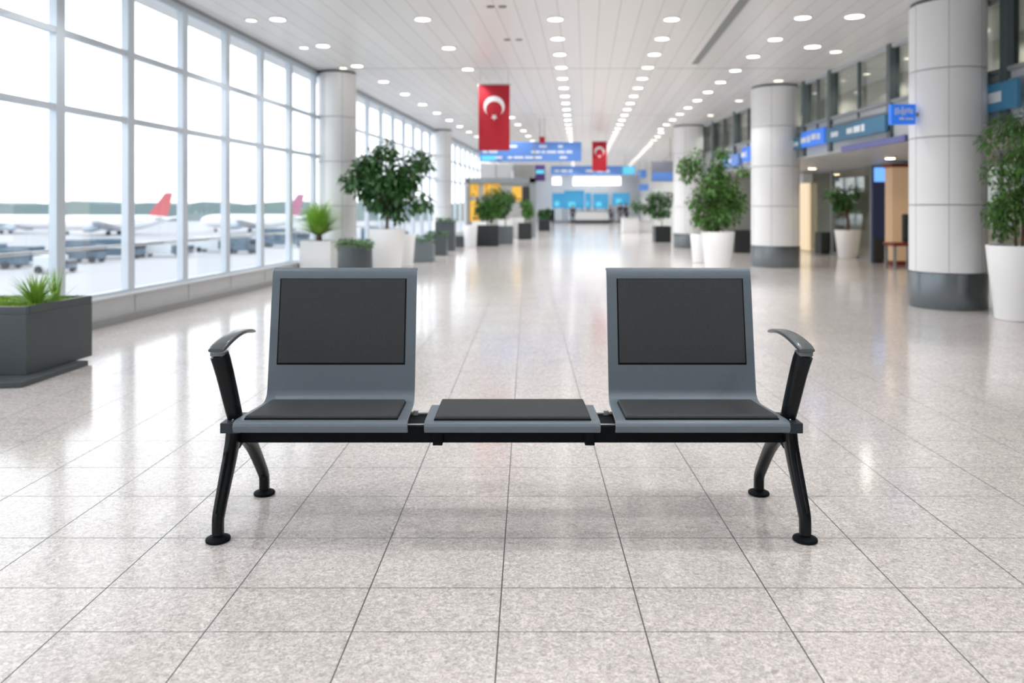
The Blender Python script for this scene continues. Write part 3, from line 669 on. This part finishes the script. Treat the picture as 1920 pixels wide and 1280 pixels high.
# large trough at the left edge
cx, cy = -3.126, 4.98
t = thing('trough_planter', 'large dark grey trough planter with grass at the left edge', 'planter', (cx-.4, cy+.3, 0), None)
L2, W2, H2 = .655, .95, .475
def tp(u, v): return (cx-W2+W2*u+WS*L2*v, cy+L2*v)      # u across, v along the hall
def tbox(m, u0, u1, v0, v1, z0, z1):
    c_ = [tp(u0, v0), tp(u1, v0), tp(u1, v1), tp(u0, v1)]
    m.add([(a, b, z0) for a, b in c_]+[(a, b, z1) for a, b in c_], [(0,3,2,1),(4,5,6,7),(0,1,5,4),(1,2,6,5),(2,3,7,6),(3,0,4,7)]); return m
m = tbox(MB(), 0, 1, 0, 1, .035, H2-.05)
for q in ((0, 1, 0, .045), (0, 1, .955, 1), (0, .03, .045, .955), (.97, 1, .045, .955)): tbox(m, *q, H2-.05, H2)
obj('trough', m, 'dbox', t, bevel=.004)
m = MB().add([(cx-1.0, cy-.42, 0), (cx+.10, cy-.20, 0), (cx+.135, cy+.48, 0), (cx-.9, cy+.50, 0), (cx-1.0, cy-.42, .035), (cx+.10, cy-.20, .035), (cx+.135, cy+.48, .035), (cx-.9, cy+.50, .035)],
             [(0,3,2,1),(4,5,6,7),(0,1,5,4),(1,2,6,5),(2,3,7,6),(3,0,4,7)])
obj('plinth', m, 'dbox', t, bevel=.003)
rnd = random.Random(5)
obj('soil', tbox(MB(), .03, .97, .045, .955, H2-.051, H2-.025), 'soil', t)
ms = MB()
for _ in range(2600):
    u, v = rnd.uniform(.04, .96), rnd.uniform(.07, .93); q = tp(u, v); a = rnd.uniform(0, PI); l = rnd.uniform(.02, .045); dx, dy = .006*math.cos(a), .006*math.sin(a); ox, oy = rnd.uniform(-.012, .012), rnd.uniform(-.012, .012)
    ms.add([(q[0]-dx, q[1]-dy, H2-.027), (q[0]+dx, q[1]+dy, H2-.027), (q[0]+ox, q[1]+oy, H2-.027+l)], [(0, 1, 2)])
obj('moss', ms, 'moss', t)
q = W3(68, 566, 5.25)
bl = blades(Vector((q.x, q.y, H2-.03)), 200, .25, .012, rnd, 1.2, droop=.09)
q2 = W3(104, 560, 5.45); bl2 = blades(Vector((q2.x, q2.y, H2-.03)), 30, .25, .010, rnd, .4)
bl.add(bl2.v, bl2.f)
obj('grass_tuft', bl, 'grass', t)

# ------------------------------------------------------------------ flags
def flag(pxc, y, w, z0, z1, label):
    x = (pxc-960)/F*y
    t = thing('hanging_flag', label, 'flag', (x, y, z0), 'red flags hanging from the ceiling')
    def fy(u, v): return y+.012*math.sin(u*9+v*2)*(1-v*.75)+.006*math.sin(v*7)
    nu, nv = 18, 28; vs_ = []; fs = []
    for s_ in (0, 1):
        for j in range(nv+1):
            for i in range(nu+1):
                u, v = i/nu, j/nv; vs_.append((x-w/2+w*u, fy(u, v)+(.004 if s_ else 0), z0+(z1-z0)*v))
    N = (nu+1)*(nv+1)
    for j in range(nv):
        for i in range(nu):
            a = j*(nu+1)+i; fs.append((a, a+1, a+nu+2, a+nu+1)); fs.append((a+N, a+nu+1+N, a+nu+2+N, a+1+N))
    cl = obj('cloth', MB().add(vs_, fs), 'red', t, smooth=True)
    obj('top_rod', MB().sweep([(x-w/2-.02, y, z1), (x+w/2+.02, y, z1)], [.012, .012], n=10), 'cord', t, smooth=True)
    for s_ in (-1, 1): obj('cord', MB().sweep([(x+s_*w*.45, y, z1), (x+s_*w*.45, y, CEIL)], [.003, .003], n=6), 'cord', t)
    # crescent opening downwards with star below, as raised cloth applique following the folds
    def app(poly2, name):
        vv = []; 
        for (a, b) in poly2: vv.append((x+a, fy((a+w/2)/w, (b-z0)/(z1-z0))-.004, b))
        return vv
    R = w*.335; cz = z1-(z1-z0)*.335; r = R*.78; dz = -R*.30
    n = 48; out = []; inn = []
    ang = math.acos(max(-1, min(1, (R*R+dz*dz-r*r)/(2*R*abs(dz)))))
    m = MB(); vs_ = []
    a_lo = -PI/2+ang; 
    for i in range(n+1):
        th = a_lo+(2*PI-2*ang)*i/n
        po = (R*math.cos(th), cz+R*math.sin(th))
        # matching point on inner circle: same bearing seen from the inner centre
        a1 = math.atan2(po[1]-(cz+dz), po[0]); pi_ = (r*math.cos(a1), cz+dz+r*math.sin(a1)); vs_ += [po, pi_]
    m.add([( v[0], v[1], v[2]) for v in app(vs_, 'c')], [(2*i, 2*i+2, 2*i+3, 2*i+1) for i in range(n)])
    obj('crescent', m, 'flagw', cl)
    sz = cz-R*1.02; pts = []
    for k in range(10):
        rr = R*.34 if k % 2 == 0 else R*.14; a = -PI/2+k*PI/5; pts.append((rr*math.cos(a), sz+rr*math.sin(a)))
    m = MB(); vv = app([(0, sz)]+pts, 's'); m.add(vv, [(0, k+1, (k+1) % 10+1) for k in range(10)])
    obj('star', m, 'flagw', cl)
    return t
flag(926.5, 13.0, .525, 1.11+(390-282)*13/F, 1.11+(390-158)*13/F, 'large red flag with white crescent and star, hanging nearest on the left')
flag(1124, 24.0, .455, 1.11+(390-321)*24/F, 1.11+(390-265)*24/F, 'smaller red flag with white crescent and star, farther down the hall')

# ------------------------------------------------------------------ hanging signs and far things
def marks(mb, x0, x1, z0, z1, y, rnd, rows=2, dens=.6, depth=.006):
    """rows of short pale bars: writing too blurred to read"""
    hh = (z1-z0)/(rows*1.8+.8)
    for r in range(rows):
        z = z0+hh*(.8+1.8*r); xx = x0+hh
        while xx < x1-hh*2:
            l = rnd.uniform(.6, 2.2)*hh*1.4
            if rnd.random() < dens: mb.box(xx, min(xx+l, x1-hh*.5), y-depth, y, z, z+hh*.75)
            xx += l+hh*.5
    return mb
def hang_sign(name, label, px0, px1, py0, py1, y, mat, rows=2, seed=0, hang=True, thick=.08, extra=None, cat='sign', dens=.6, mk='signw'):
    a = W3(px0, py1, y); b = W3(px1, py0, y); rnd = random.Random(seed)
    t = thing(name, label, cat, ((a.x+b.x)/2, y, a.z))
    obj('sign_board', Box(a.x, b.x, y, y+thick, a.z, b.z), mat, t, bevel=.006)
    if rows: obj('pale_lettering', marks(MB(), a.x, b.x, a.z, b.z, y, rnd, rows, dens), mk, t)
    if hang:
        for s_ in (.12, .88): 
            xx = a.x+(b.x-a.x)*s_; obj('hanger', MB().sweep([(xx, y+thick/2, b.z-.01), (xx, y+thick/2, CEIL)], [.012, .012], n=8), 'cord', t, smooth=True)
    if extra: extra(t, a, b, y)
    return t
def ex1(t, a, b, y):
    h = b.z-a.z; xm = a.x+(b.x-a.x)*.54
    obj('divider', Box(xm-.015, xm+.015, y-.01, y, a.z, b.z), 'frame', t)
    obj('cyan_corner', Box(a.x+.05, a.x+.42, y-.008, y, a.z+.02, a.z+.14), 'cyan', t)
hang_sign('overhead_sign', 'wide blue overhead direction sign behind the large red flag', 899, 1090, 266, 302, 20.0, 'psign', 3, 3, extra=ex1, dens=.55)
hang_sign('small_red_flag', 'tiny red pennant above the wide blue overhead sign', 1011, 1022, 256, 268, 19.9, 'red', 0, cat='flag', thick=.02)
def ex2(t, a, b, y): obj('cyan_end', Box(b.x-.55, b.x-.03, y-.01, y, a.z+.03, b.z-.03), 'cyan', t)
hang_sign('overhead_sign', 'long pale blue overhead sign behind the smaller red flag', 1033, 1191, 311, 328, 34.0, 'psign', 1, 4, extra=ex2)
def ex3(t, a, b, y): obj('light_stripe', Box(a.x+.04, b.x-.04, y-.01, y, a.z+.28, a.z+.42), 'cyan', t)
hang_sign('vertical_banner', 'small purple vertical banner under the wide blue sign', 1003, 1022, 309, 339, 30.0, 'purple', 0, 5, extra=ex3, thick=.04, cat='banner')
def ex4(t, a, b, y): obj('blue_half', Box(a.x+.02, b.x-.02, y-.01, y, a.z+.02, a.z+(b.z-a.z)*.45), 'psign', t)
hang_sign('square_sign', 'grey and blue square sign left of the far right column', 1222, 1262, 302, 340, 25.5, pmat('grey_violet_face', (.22, .23, .28), .5), 0, 6, extra=ex4)
hang_sign('small_blue_sign', 'small pale blue sign on the far right shops', 1196, 1212, 318, 334, 40.0, 'psign', 0, 7)
hang_sign('small_blue_sign', 'small blue sign lowest among the far right shops', 1198, 1216, 345, 357, 38.0, 'psign', 0, 8)

# kiosk on the left
def wb(px0, px1, py0, py1, y, d=.05): a = W3(px0, py1, y); b = W3(px1, py0, y); return Box(a.x, b.x, y-d, y, a.z, b.z)
KY = 29.2
a = W3(873, 447, KY); b = W3(1004, 334, KY)
t = thing('kiosk', 'grey kiosk with yellow posters on the left before the window wall end', 'kiosk', ((a.x+b.x)/2, KY, 0))
obj('kiosk_body', Box(a.x, b.x, KY, KY+1.6, 0, b.z), 'kio', t, bevel=.01)
obj('kiosk_frame', wb(873, 1004, 334, 343, KY, .1).box(a.x, a.x+.13, KY-.1, KY, 0, b.z).box(b.x-.22, b.x, KY-.1, KY, 0, b.z), 'frame', t)
for q in ((881, 897, 345, 368), (907, 922, 344, 368), (924, 938, 344, 368), (881, 899, 376, 415), (960, 978, 350, 377)):
    p = obj('poster', wb(*q, KY, .04), 'yellow', t)
    r_ = random.Random(q[0]); A = W3(q[0], q[3], KY); B = W3(q[1], q[2], KY); obj('dark_marks', marks(MB(), A.x, B.x, A.z, B.z, KY-.04, r_, 4, .5), 'bark', p)
obj('dark_panel', wb(980, 992, 350, 382, KY, .05), 'dark', t)
obj('white_counter', Box(W3(955, 400, KY).x, W3(985, 400, KY).x, KY-.45, KY-.1, 0, .75), 'counter', t)
t = thing('kiosk_roof_box', 'white rooftop box above the left end of the kiosk', 'box', (0, KY+.8, b.z))
t.location.x = W3(928, 320, KY).x
A = W3(900, 334, KY+.3); B = W3(960, 306, KY+.3); obj('casing', Box(A.x, B.x, KY+.3, KY+1.4, b.z, B.z), 'white', t, bevel=.02)
obj('panel_seam', Box((A.x+B.x)/2-.02, (A.x+B.x)/2+.02, KY+.28, KY+.3, b.z+.03, B.z-.03), 'kio', t)
A = W3(962, 334, KY+.3); B = W3(1002, 308, KY+.3)
tag(obj('kiosk_roof_cabinet', Box(A.x, B.x, KY+.3, KY+1.4, b.z, B.z), 'kio', bevel=.02), 'plain grey rooftop cabinet above the right end of the kiosk', 'cabinet')
# dark seats past the kiosk
x, y = G(1024, 422)
t = thing('waiting_seat_row', 'dark row of waiting seats with plants past the kiosk', 'seating', (x, y, 0))
obj('seat_base', Box(x-.5, x+.55, y-.4, y+.4, .25, .45), 'dark', t, bevel=.02); obj('seat_back', Box(x-.5, x+.55, y+.3, y+.42, .45, 1.0), 'blackm', t, bevel=.02)
for s_ in (-.4, .4): obj('leg', Box(x+s_-.04, x+s_+.04, y-.3, y+.3, 0, .25), 'dark', t)
ficus('potted_shrub', 'low shrub in a dark box just before the dark seat row', (1020-960)/F*38, 38, .28, .45, [(1020, 400, 8), (1026, 398, 7), (1014, 402, 6)], 300, .16, potm='bbox', square=True, seed=31, r0=.02, group=None)
# far end: lit panels, screens, counter, stanchion line
EYL = 58.0
sc_ = [(1035, 1060, 362, 390), (1058, 1095, 357, 391), (1097, 1108, 362, 390), (1111, 1139, 363, 391), (1146, 1178, 362, 385)]
for i, q in enumerate(sc_):
    A = W3(q[0], q[3], EYL); B = W3(q[1], q[2], EYL); yy = EYL-.15*i
    t = thing('display_screen', 'light blue display screen at the end of the hall, %s from the left' % ORD[i], 'screen', ((A.x+B.x)/2, yy, 0), 'blue screens at the hall end')
    obj('screen_panel', Box(A.x, B.x, yy, yy+.1, A.z, B.z), 'screen', t, bevel=.01)
    obj('stand', Box(A.x+.1, A.x+.2, yy+.02, yy+.1, 0, A.z+.02).box(B.x-.2, B.x-.1, yy+.02, yy+.1, 0, A.z+.02), 'frame', t)
    obj('image_mark', Box(A.x+(B.x-A.x)*.2, A.x+(B.x-A.x)*.55, yy-.01, yy, A.z+.15, A.z+.5), 'cyan', t)
for i, q in enumerate([(1075, 1120, 331, 347), (1122, 1164, 331, 347), (1036, 1052, 332, 346)]):
    A = W3(q[0], q[3], EYL+.6); B = W3(q[1], q[2], EYL+.6)
    tag(obj('lit_panel', Box(A.x, B.x, EYL+.6, EYL+.72, A.z, min(CEIL-.02, B.z)), 'glow', bevel=.01), 'glowing white panel under the ceiling at the hall end, %s' % ('middle one', 'right one', 'left one')[i], 'light panel')
A = W3(1078, 416, 56); B = W3(1141, 396, 56)
t = thing('service_counter', 'white service counter with dark foot at the hall end', 'counter', ((A.x+B.x)/2, 56, 0))
obj('counter_front', Box(A.x, B.x, 56, 56.6, .22, B.z), 'counter', t, bevel=.02); obj('counter_foot', Box(A.x-.3, B.x+.3, 55.9, 56.6, 0, .22), 'dark', t); obj('counter_top', Box(A.x-.05, B.x+.05, 55.95, 56.65, B.z, B.z+.05), 'frame', t)
tag(obj('low_barrier', Box(W3(1040, 0, 57).x, W3(1176, 0, 57).x, 57, 57.15, 0, .20), 'frame'), 'low dark barrier across the hall end', 'barrier')
# white low counters right far
x, y = G(1206, 438)
for i, (dx, w_, h_) in enumerate(((-.35, .36, .66), (.38, .33, .50))):
    t = thing('white_desk', ('taller', 'lower')[i]+' white desk unit left of the black planter tree', 'desk', (x+dx, y+1.5+i*.3, 0), 'white desks at right')
    obj('desk_body', Box(x+dx-w_, x+dx+w_, y+1.2+i*.3, y+1.8+i*.3, 0, h_), 'counter', t, bevel=.02); obj('desk_top', Box(x+dx-w_-.03, x+dx+w_+.03, y+1.17+i*.3, y+1.83+i*.3, h_, h_+.03), 'sillp', t)

# people far away
def person(x, y, hgt, label, shirt, pants, seed=0, turn=0.0):
    t = thing('person', label, 'person', (x, y, 0)); s = hgt/1.7
    J = {'pel': (0, 0, .92), 'che': (0, 0, 1.25), 'nek': (0, 0, 1.44), 'hed': (0, .0, 1.54), 'top': (0, 0, 1.66),
         'lh': (-.09, 0, .86), 'lk': (-.11, -.04, .48), 'la': (-.11, .05, .08), 'lt': (-.12, -.12, .03),
         'rh': (.09, 0, .86), 'rk': (.12, -.08, .48), 'ra': (.12, -.12, .08), 'rt': (.13, -.28, .03),
         'ls': (-.19, 0, 1.38), 'le': (-.25, .05, 1.10), 'lw': (-.25, -.06, .86), 'lf': (-.25, -.09, .77),
         'rs': (.19, 0, 1.38), 're': (.25, .06, 1.10), 'rw': (.24, -.10, .88), 'rf': (.24, -.14, .79)}
    R = {'pel': .13, 'che': .14, 'nek': .055, 'hed': .085, 'top': .075, 'lh': .09, 'lk': .06, 'la': .042, 'lt': .035, 'rh': .09, 'rk': .06, 'ra': .042, 'rt': .035,
         'ls': .06, 'le': .043, 'lw': .03, 'lf': .028, 'rs': .06, 're': .043, 'rw': .03, 'rf': .028}
    E = [('pel','che'),('che','nek'),('nek','hed'),('hed','top'),('pel','lh'),('lh','lk'),('lk','la'),('la','lt'),('pel','rh'),('rh','rk'),('rk','ra'),('ra','rt'),
         ('che','ls'),('ls','le'),('le','lw'),('lw','lf'),('che','rs'),('rs','re'),('re','rw'),('rw','rf')]
    def skin(name, keys, grow, mat, par):
        ks = list(keys); me = bpy.data.meshes.new(name); rot = Matrix.Rotation(turn, 3, 'Z')
        me.from_pydata([tuple(rot @ (Vector(J[k])*s)) for k in ks], [(ks.index(a), ks.index(b)) for a, b in E if a in ks and b in ks], [])
        me.materials.append(M[mat]); o = bpy.data.objects.new(name, me); C.objects.link(o); o.parent = par
        o.modifiers.new('skin', 'SKIN'); sv = me.skin_vertices[0].data
        for i, k in enumerate(ks): sv[i].radius = (R[k]*s*grow, R[k]*s*grow); sv[i].use_root = (i == 0)
        o.modifiers.new('sub', 'SUBSURF').levels = 1; o.modifiers['sub'].render_levels = 1; return o
    body = skin('body', J.keys(), 1.0, 'skin', t)
    skin('jacket', ['che', 'pel', 'ls', 'le', 'lw', 'rs', 're', 'rw'], 1.14, shirt, t)
    skin('trousers', ['pel', 'lh', 'lk', 'la', 'rh', 'rk', 'ra'], 1.16, pants, t)
    obj('hair', MB().lathe([(.03*s, 1.70*s), (.08*s, 1.675*s), (.098*s, 1.61*s), (.095*s, 1.56*s)], 16, (x, y+.02*s, 0)), 'hair', t, smooth=True)
    return t
person(W3(1074, 400, 54).x, 54, 1.35, 'distant person in dark clothes standing before the blue screens', 'cloth1', 'cloth1')
person(W3(1145, 400, 55).x, 55, 1.3, 'distant person in grey clothes near the service counter', 'cloth2', 'cloth1', turn=.6)
person(W3(1163, 400, 53).x, 53, 1.5, 'distant person in navy walking at the right end of the hall', 'cloth1', 'cloth2', turn=-.5)
person(W3(1174, 400, 52).x, 52, 1.45, 'distant person in dark coat at the far right of the screens', 'cloth1', 'cloth1', turn=.9)

# ------------------------------------------------------------------ facade signs and shop things
def fsign(name, label, y0, y1, z0, z1, mat, off=.07, seed=0, cat='sign', rows=1, dens=.7, proj=None):
    t = thing(name, label, cat, (FX-off, (y0+y1)/2, z0))
    obj('sign_board', Box(FX-off-.05, FX-off, y0, y1, z0, z1), mat, t, bevel=.008)
    obj('bracket', Box(FX-off, FX, (y0+y1)/2-.1, (y0+y1)/2+.1, (z0+z1)/2-.03, (z0+z1)/2+.03), 'frame', t)
    rnd = random.Random(seed); m = MB(); hh = (z1-z0)*.28; yy = y0+(y1-y0)*.15
    while yy < y1-(y1-y0)*.15:
        l = rnd.uniform(.08, .28)
        if rnd.random() < dens: m.box(FX-off-.056, FX-off-.05, yy, yy+l, (z0+z1)/2-hh*rnd.uniform(.5, .9), (z0+z1)/2+hh*rnd.uniform(.4, .9))
        yy += l+.05
    obj('pale_lettering', m, 'signw', t)
    return t
fsign('wall_sign', 'teal wall sign with pale scribble at the far right edge', 8.02, 8.62, 2.16, 2.46, 'teal', seed=1)
fsign('fascia_sign', 'long teal sign band above the shop between the right columns', 10.85, 12.9, 2.19, 2.43, 'teal', seed=2)
fsign('fascia_sign', 'rounded bright blue sign left of the long teal band', 12.98, 14.0, 2.20, 2.47, 'bsign', seed=3)
fsign('fascia_sign', 'small dark blue sign farthest along the near shop band', 14.05, 14.7, 2.19, 2.40, 'teal', seed=4)
fsign('fascia_sign', 'blue sign beyond the middle right column', 16.2, 17.6, 2.16, 2.48, 'bsign', seed=5)
fsign('fascia_sign', 'paler blue sign beyond the middle right column, farther one', 17.9, 19.6, 2.1, 2.38, 'psign', seed=6)
fsign('shop_fascia', 'violet fascia strip over the shop entrance', 10.3, 12.3, 2.0, 2.09, 'awn', seed=7, rows=0, dens=0)
# projecting blue sign
ys = 8.60; A = W3(1671, 233, ys); B = W3(1717, 195, ys)
t = thing('projecting_sign', 'bright blue square sign projecting beside the nearest right column', 'sign', ((A.x+B.x)/2, ys, A.z))
obj('sign_board', Box(A.x, B.x, ys, ys+.07, A.z, B.z), 'bsign', t, bevel=.006)
obj('sign_arm', Box(B.x-.01, 4.56, ys+.02, ys+.05, (A.z+B.z)/2-.02, (A.z+B.z)/2+.02), 'frame', t)
rnd = random.Random(3); m = MB(); xx = A.x+.04
while xx < B.x-.05:
    m.box(xx, xx+.014, ys-.005, ys, A.z+.11+rnd.uniform(-.01, .02), A.z+.16+rnd.uniform(0, .04)); xx += .026
m.box(A.x+.09, A.x+.14, ys-.005, ys, A.z+.05, A.z+.075); m.box(A.x+.16, A.x+.24, ys-.005, ys, A.z+.05, A.z+.07)
obj('pale_lettering', m, 'signw', t)
# shop furniture
def yat(px, x): return x*F/(px-960)
tag(obj('lit_wall_panel', Box(RX-.12, RX-.04, yat(1523, RX), yat(1501, RX), .02, 1.75), 'warm', bevel=.01), 'tall cream lit wall panel just right of the middle column', 'panel')
tag(obj('panel_cap', Box(RX-.3, RX-.04, yat(1527, RX), yat(1497, RX), 1.75, 2.0), 'white', bevel=.01), 'white box above the tall cream lit panel', 'box')
t = thing('menu_display', 'tall dark display screen with blue image at the shop entrance', 'screen', (7.3, yat(1651, 7.3), 0))
A = W3(1636, 480, 15.6); B = W3(1668, 310, 15.6)
obj('display_body', Box(A.x, B.x, 15.6, 15.68, 0, B.z), 'poster', t, bevel=.008)
obj('display_image', Box(A.x+.03, B.x-.03, 15.59, 15.6, B.z-.33, B.z-.04), 'postl', t)
obj('display_base', Box(A.x+.01, B.x-.01, 15.57, 15.6, .02, .5), 'dark', t)
t.location = ((A.x+B.x)/2, 15.64, 0)
for ch in t.children: ch.data.transform(Matrix.Translation(Vector((7.3, yat(1651, 7.3), 0))-t.location))
A = W3(1673, 490, 14.9); B = W3(1700, 300, 14.9)
t = thing('wood_pillar', 'tan wooden pillar beside the dark display at the shop entrance', 'pillar', ((A.x+B.x)/2, 15.0, 0))
obj('pillar_body', Box(A.x, B.x+.15, 14.9, 15.2, 0.09, 1.9), 'wood', t, bevel=.01); obj('pillar_cap', Box(A.x-.02, B.x+.17, 14.88, 15.22, 1.9, 1.97), 'redch', t); obj('pillar_foot', Box(A.x-.02, B.x+.17, 14.88, 15.22, 0, .09), 'redch', t)
t = thing('stool', 'red brown stool with dark back before the wooden pillar', 'stool', (7.0, 14.2, 0))
xs_ = W3(1690, 0, 14.2).x; t.location.x = xs_
obj('seat', Box(xs_-.24, xs_+.24, 14.0, 14.4, .42, .48), 'redch', t, bevel=.01); obj('backrest', Box(xs_+.10, xs_+.24, 14.3, 14.4, .48, 1.0), 'dark', t, bevel=.02)
for a_ in (-.2, .2):
    for b_ in (14.04, 14.36): obj('leg', Box(xs_+a_-.02, xs_+a_+.02, b_-.02, b_+.02, 0, .42), 'frame', t)
tag(obj('hanging_cloth', Box(xs_+.02, xs_+.12, 13.96, 14.0, .2, .85), 'tealc', bevel=.02), 'pale teal cloth leaning on the red brown stool', 'cloth')
tag(obj('shop_shelf_unit', Box(RX+.9, RX+1.3, 17.2, 18.4, 0, 1.1), 'sillp', bevel=.02), 'pale shelf unit inside the shop behind the white plant pot', 'shelf')

# ------------------------------------------------------------------ outside: apron, aircraft, vehicles, tree line
GZ = -6.0
ap = MB().add([(-900, -60, GZ), (wallx(0)-.2, -60, GZ), (60, 900, GZ), (-900, 900, GZ), (-900, -60, GZ-.5), (wallx(0)-.2, -60, GZ-.5), (60, 900, GZ-.5), (-900, 900, GZ-.5)], [(0,1,2,3),(4,7,6,5),(0,4,5,1),(1,5,6,2),(2,6,7,3),(3,7,4,0)])
o = tag(obj('airport_apron', ap, 'apron'), 'pale concrete airport apron beyond the windows', 'ground'); o['kind'] = 'structure'
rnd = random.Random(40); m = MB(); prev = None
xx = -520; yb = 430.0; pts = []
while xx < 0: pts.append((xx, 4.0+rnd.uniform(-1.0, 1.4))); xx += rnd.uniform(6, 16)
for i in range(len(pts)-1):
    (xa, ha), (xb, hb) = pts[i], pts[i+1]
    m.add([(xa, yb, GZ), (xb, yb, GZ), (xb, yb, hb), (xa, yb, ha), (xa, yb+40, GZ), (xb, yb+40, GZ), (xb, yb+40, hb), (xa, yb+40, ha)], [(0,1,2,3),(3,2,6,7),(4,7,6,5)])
o = tag(obj('tree_line', m, 'trees'), 'green tree line with painted-in haze along the horizon beyond the apron', 'trees'); o['kind'] = 'stuff'
def airplane(x, y, ang, tailm, label, L_=33.0, sc=1.0):
    t = thing('airplane', label, 'airplane', (x, y, GZ), 'parked aircraft')
    T = Matrix.Translation((x, y, GZ)) @ Matrix.Rotation(ang, 4, 'Z') @ Matrix.Scale(sc, 4)
    def tr(mb): mb.v = [T @ v for v in mb.v]; return mb
    zc = 3.3; pr = [(0, .2), (.8, .9), (2.2, 1.5), (4, 1.85), (7, 1.95), (24, 1.95), (28, 1.5), (31, .8), (33, .25)]
    path = [(-p+L_/2, 0, zc+(.0 if p < 24 else (p-24)*.12)-(0.3 if p == 0 else 0)) for p, r in pr]
    fu = obj('fuselage', tr(MB().sweep(path, [r for p, r in pr], side=(0, 1, 0), n=24)), 'plane', t, smooth=True)
    ws = MB()
    for k in range(26): ws.box(9-k*.75, 9.3-k*.75, -1.97, 1.97, zc+.35, zc+.75)
    obj('cabin_windows', tr(ws), 'engine', fu)
    for s_ in (-1, 1):
        wv = [(3.5, 1.5*s_, 2.6), (-2.5, 1.5*s_, 2.6), (-6.5, 16*s_, 3.9), (-4.8, 16*s_, 3.9)]
        obj('wing', tr(MB().add(wv+[(a, b, c+.35 if abs(b) < 5 else c+.12) for a, b, c in wv], [(0,1,2,3),(4,7,6,5),(0,4,5,1),(1,5,6,2),(2,6,7,3),(3,7,4,0)])), 'plane', t)
        hv = [(-12.5, .5*s_, 4.2), (-15.5, .5*s_, 4.2), (-17, 6*s_, 4.7), (-15.6, 6*s_, 4.7)]
        obj('tailplane', tr(MB().add(hv+[(a, b, c+.2) for a, b, c in hv], [(0,1,2,3),(4,7,6,5),(0,4,5,1),(1,5,6,2),(2,6,7,3),(3,7,4,0)])), 'plane', t)
        obj('engine', tr(MB().sweep([(3.6, 5.3*s_, 1.75), (3.2, 5.3*s_, 1.75), (1.5, 5.3*s_, 1.8), (-.3, 5.3*s_, 1.9)], [.8, .95, .9, .55], side=(0, 1, 0), n=18)), 'engine', t, smooth=True)
        obj('main_wheel', tr(MB().sweep([(-1.2, 2.6*s_-.3, .55), (-1.2, 2.6*s_+.3, .55)], [.55, .55], side=(1, 0, 0), n=16)), 'tyre', t, smooth=True)
    fv = [(-10.5, 5.1), (-15.8, 5.1), (-17.2, 11.2), (-15.2, 11.2)]
    obj('tail_fin', tr(MB().add([(a, -.18, b) for a, b in fv]+[(a, .18, b) for a, b in fv], [(0,1,2,3),(4,7,6,5),(0,4,5,1),(1,5,6,2),(2,6,7,3),(3,7,4,0)])), tailm, t)
    obj('nose_wheel', tr(MB().sweep([(11.5, -.25, .45), (11.5, .25, .45)], [.45, .45], side=(1, 0, 0), n=14)), 'tyre', t, smooth=True)
    obj('nose_strut', tr(MB().sweep([(11.5, 0, .45), (11.5, 0, 1.8)], [.12, .12], n=8)), 'engine', t)
    return t
airplane(W3(205, 0, 205).x, 205, PI-.05, 'tail', 'white airliner with red tail parked outside, seen through the near windows')
airplane(W3(470, 0, 230).x, 230, PI-.2, 'ptail', 'smaller looking white airliner with dull red tail farther to the right')
airplane(W3(20, 0, 215).x, 215, .15, 'ptail', 'white airliner behind at the far left of the apron')
def vehicle(px, y, L_, H_, mat, label, cabf=.3, kind='truck', D=2.4, turn=0):
    x = W3(px, 0, y).x; t = thing('airport_vehicle', label, 'vehicle', (x, y, GZ), 'apron vehicles')
    zb = GZ+.45
    obj('body', Box(x-L_/2, x+L_/2-L_*cabf, y, y+D, zb, GZ+H_), mat, t, bevel=.08)
    cab = obj('cab', Box(x+L_/2-L_*cabf+.05, x+L_/2, y+.05, y+D-.05, zb, GZ+H_*.78), 'gse', t, bevel=.15)
    obj('windscreen', Box(x+L_/2-L_*cabf*.7, x+L_/2+.02, y+.02, y+D-.02, GZ+H_*.5, GZ+H_*.7), 'tyre', cab)
    for u in (-.32, .34):
        for v in (0, D): obj('wheel', MB().sweep([(x+u*L_, y+v-.15, GZ+.42), (x+u*L_, y+v+.15, GZ+.42)], [.42, .42], side=(1, 0, 0), n=16), 'tyre', t, smooth=True)
    return t
vehicle(-40, 90, 9, 2.9, 'gse', 'dark blue truck nearest at the far left of the apron')
vehicle(45, 96, 6, 2.3, 'gse', 'dark blue van on the apron seen above the grass trough')
vehicle(92, 84, 3.6, 1.9, 'gse2', 'small pale tug vehicle on the apron left of the near mullion')
vehicle(150, 100, 4.5, 3.0, 'gse', 'dark loader truck on the apron right of the near mullion')
vehicle(205, 108, 8, 2.8, 'gse', 'long dark blue truck below the white airliner')
vehicle(300, 112, 8, 2.2, 'gse2', 'long pale truck below the red airliner tail')
vehicle(395, 125, 6, 2.4, 'gse2', 'pale van on the apron in the fourth window bay')
vehicle(450, 120, 5, 3.0, 'gse', 'dark van on the apron in the fifth window bay')
vehicle(530, 140, 9, 3.4, 'gse', 'dark truck on the apron near the left column')
vehicle(720, 150, 9, 3.4, 'gse', 'dark truck outside seen beyond the left column')
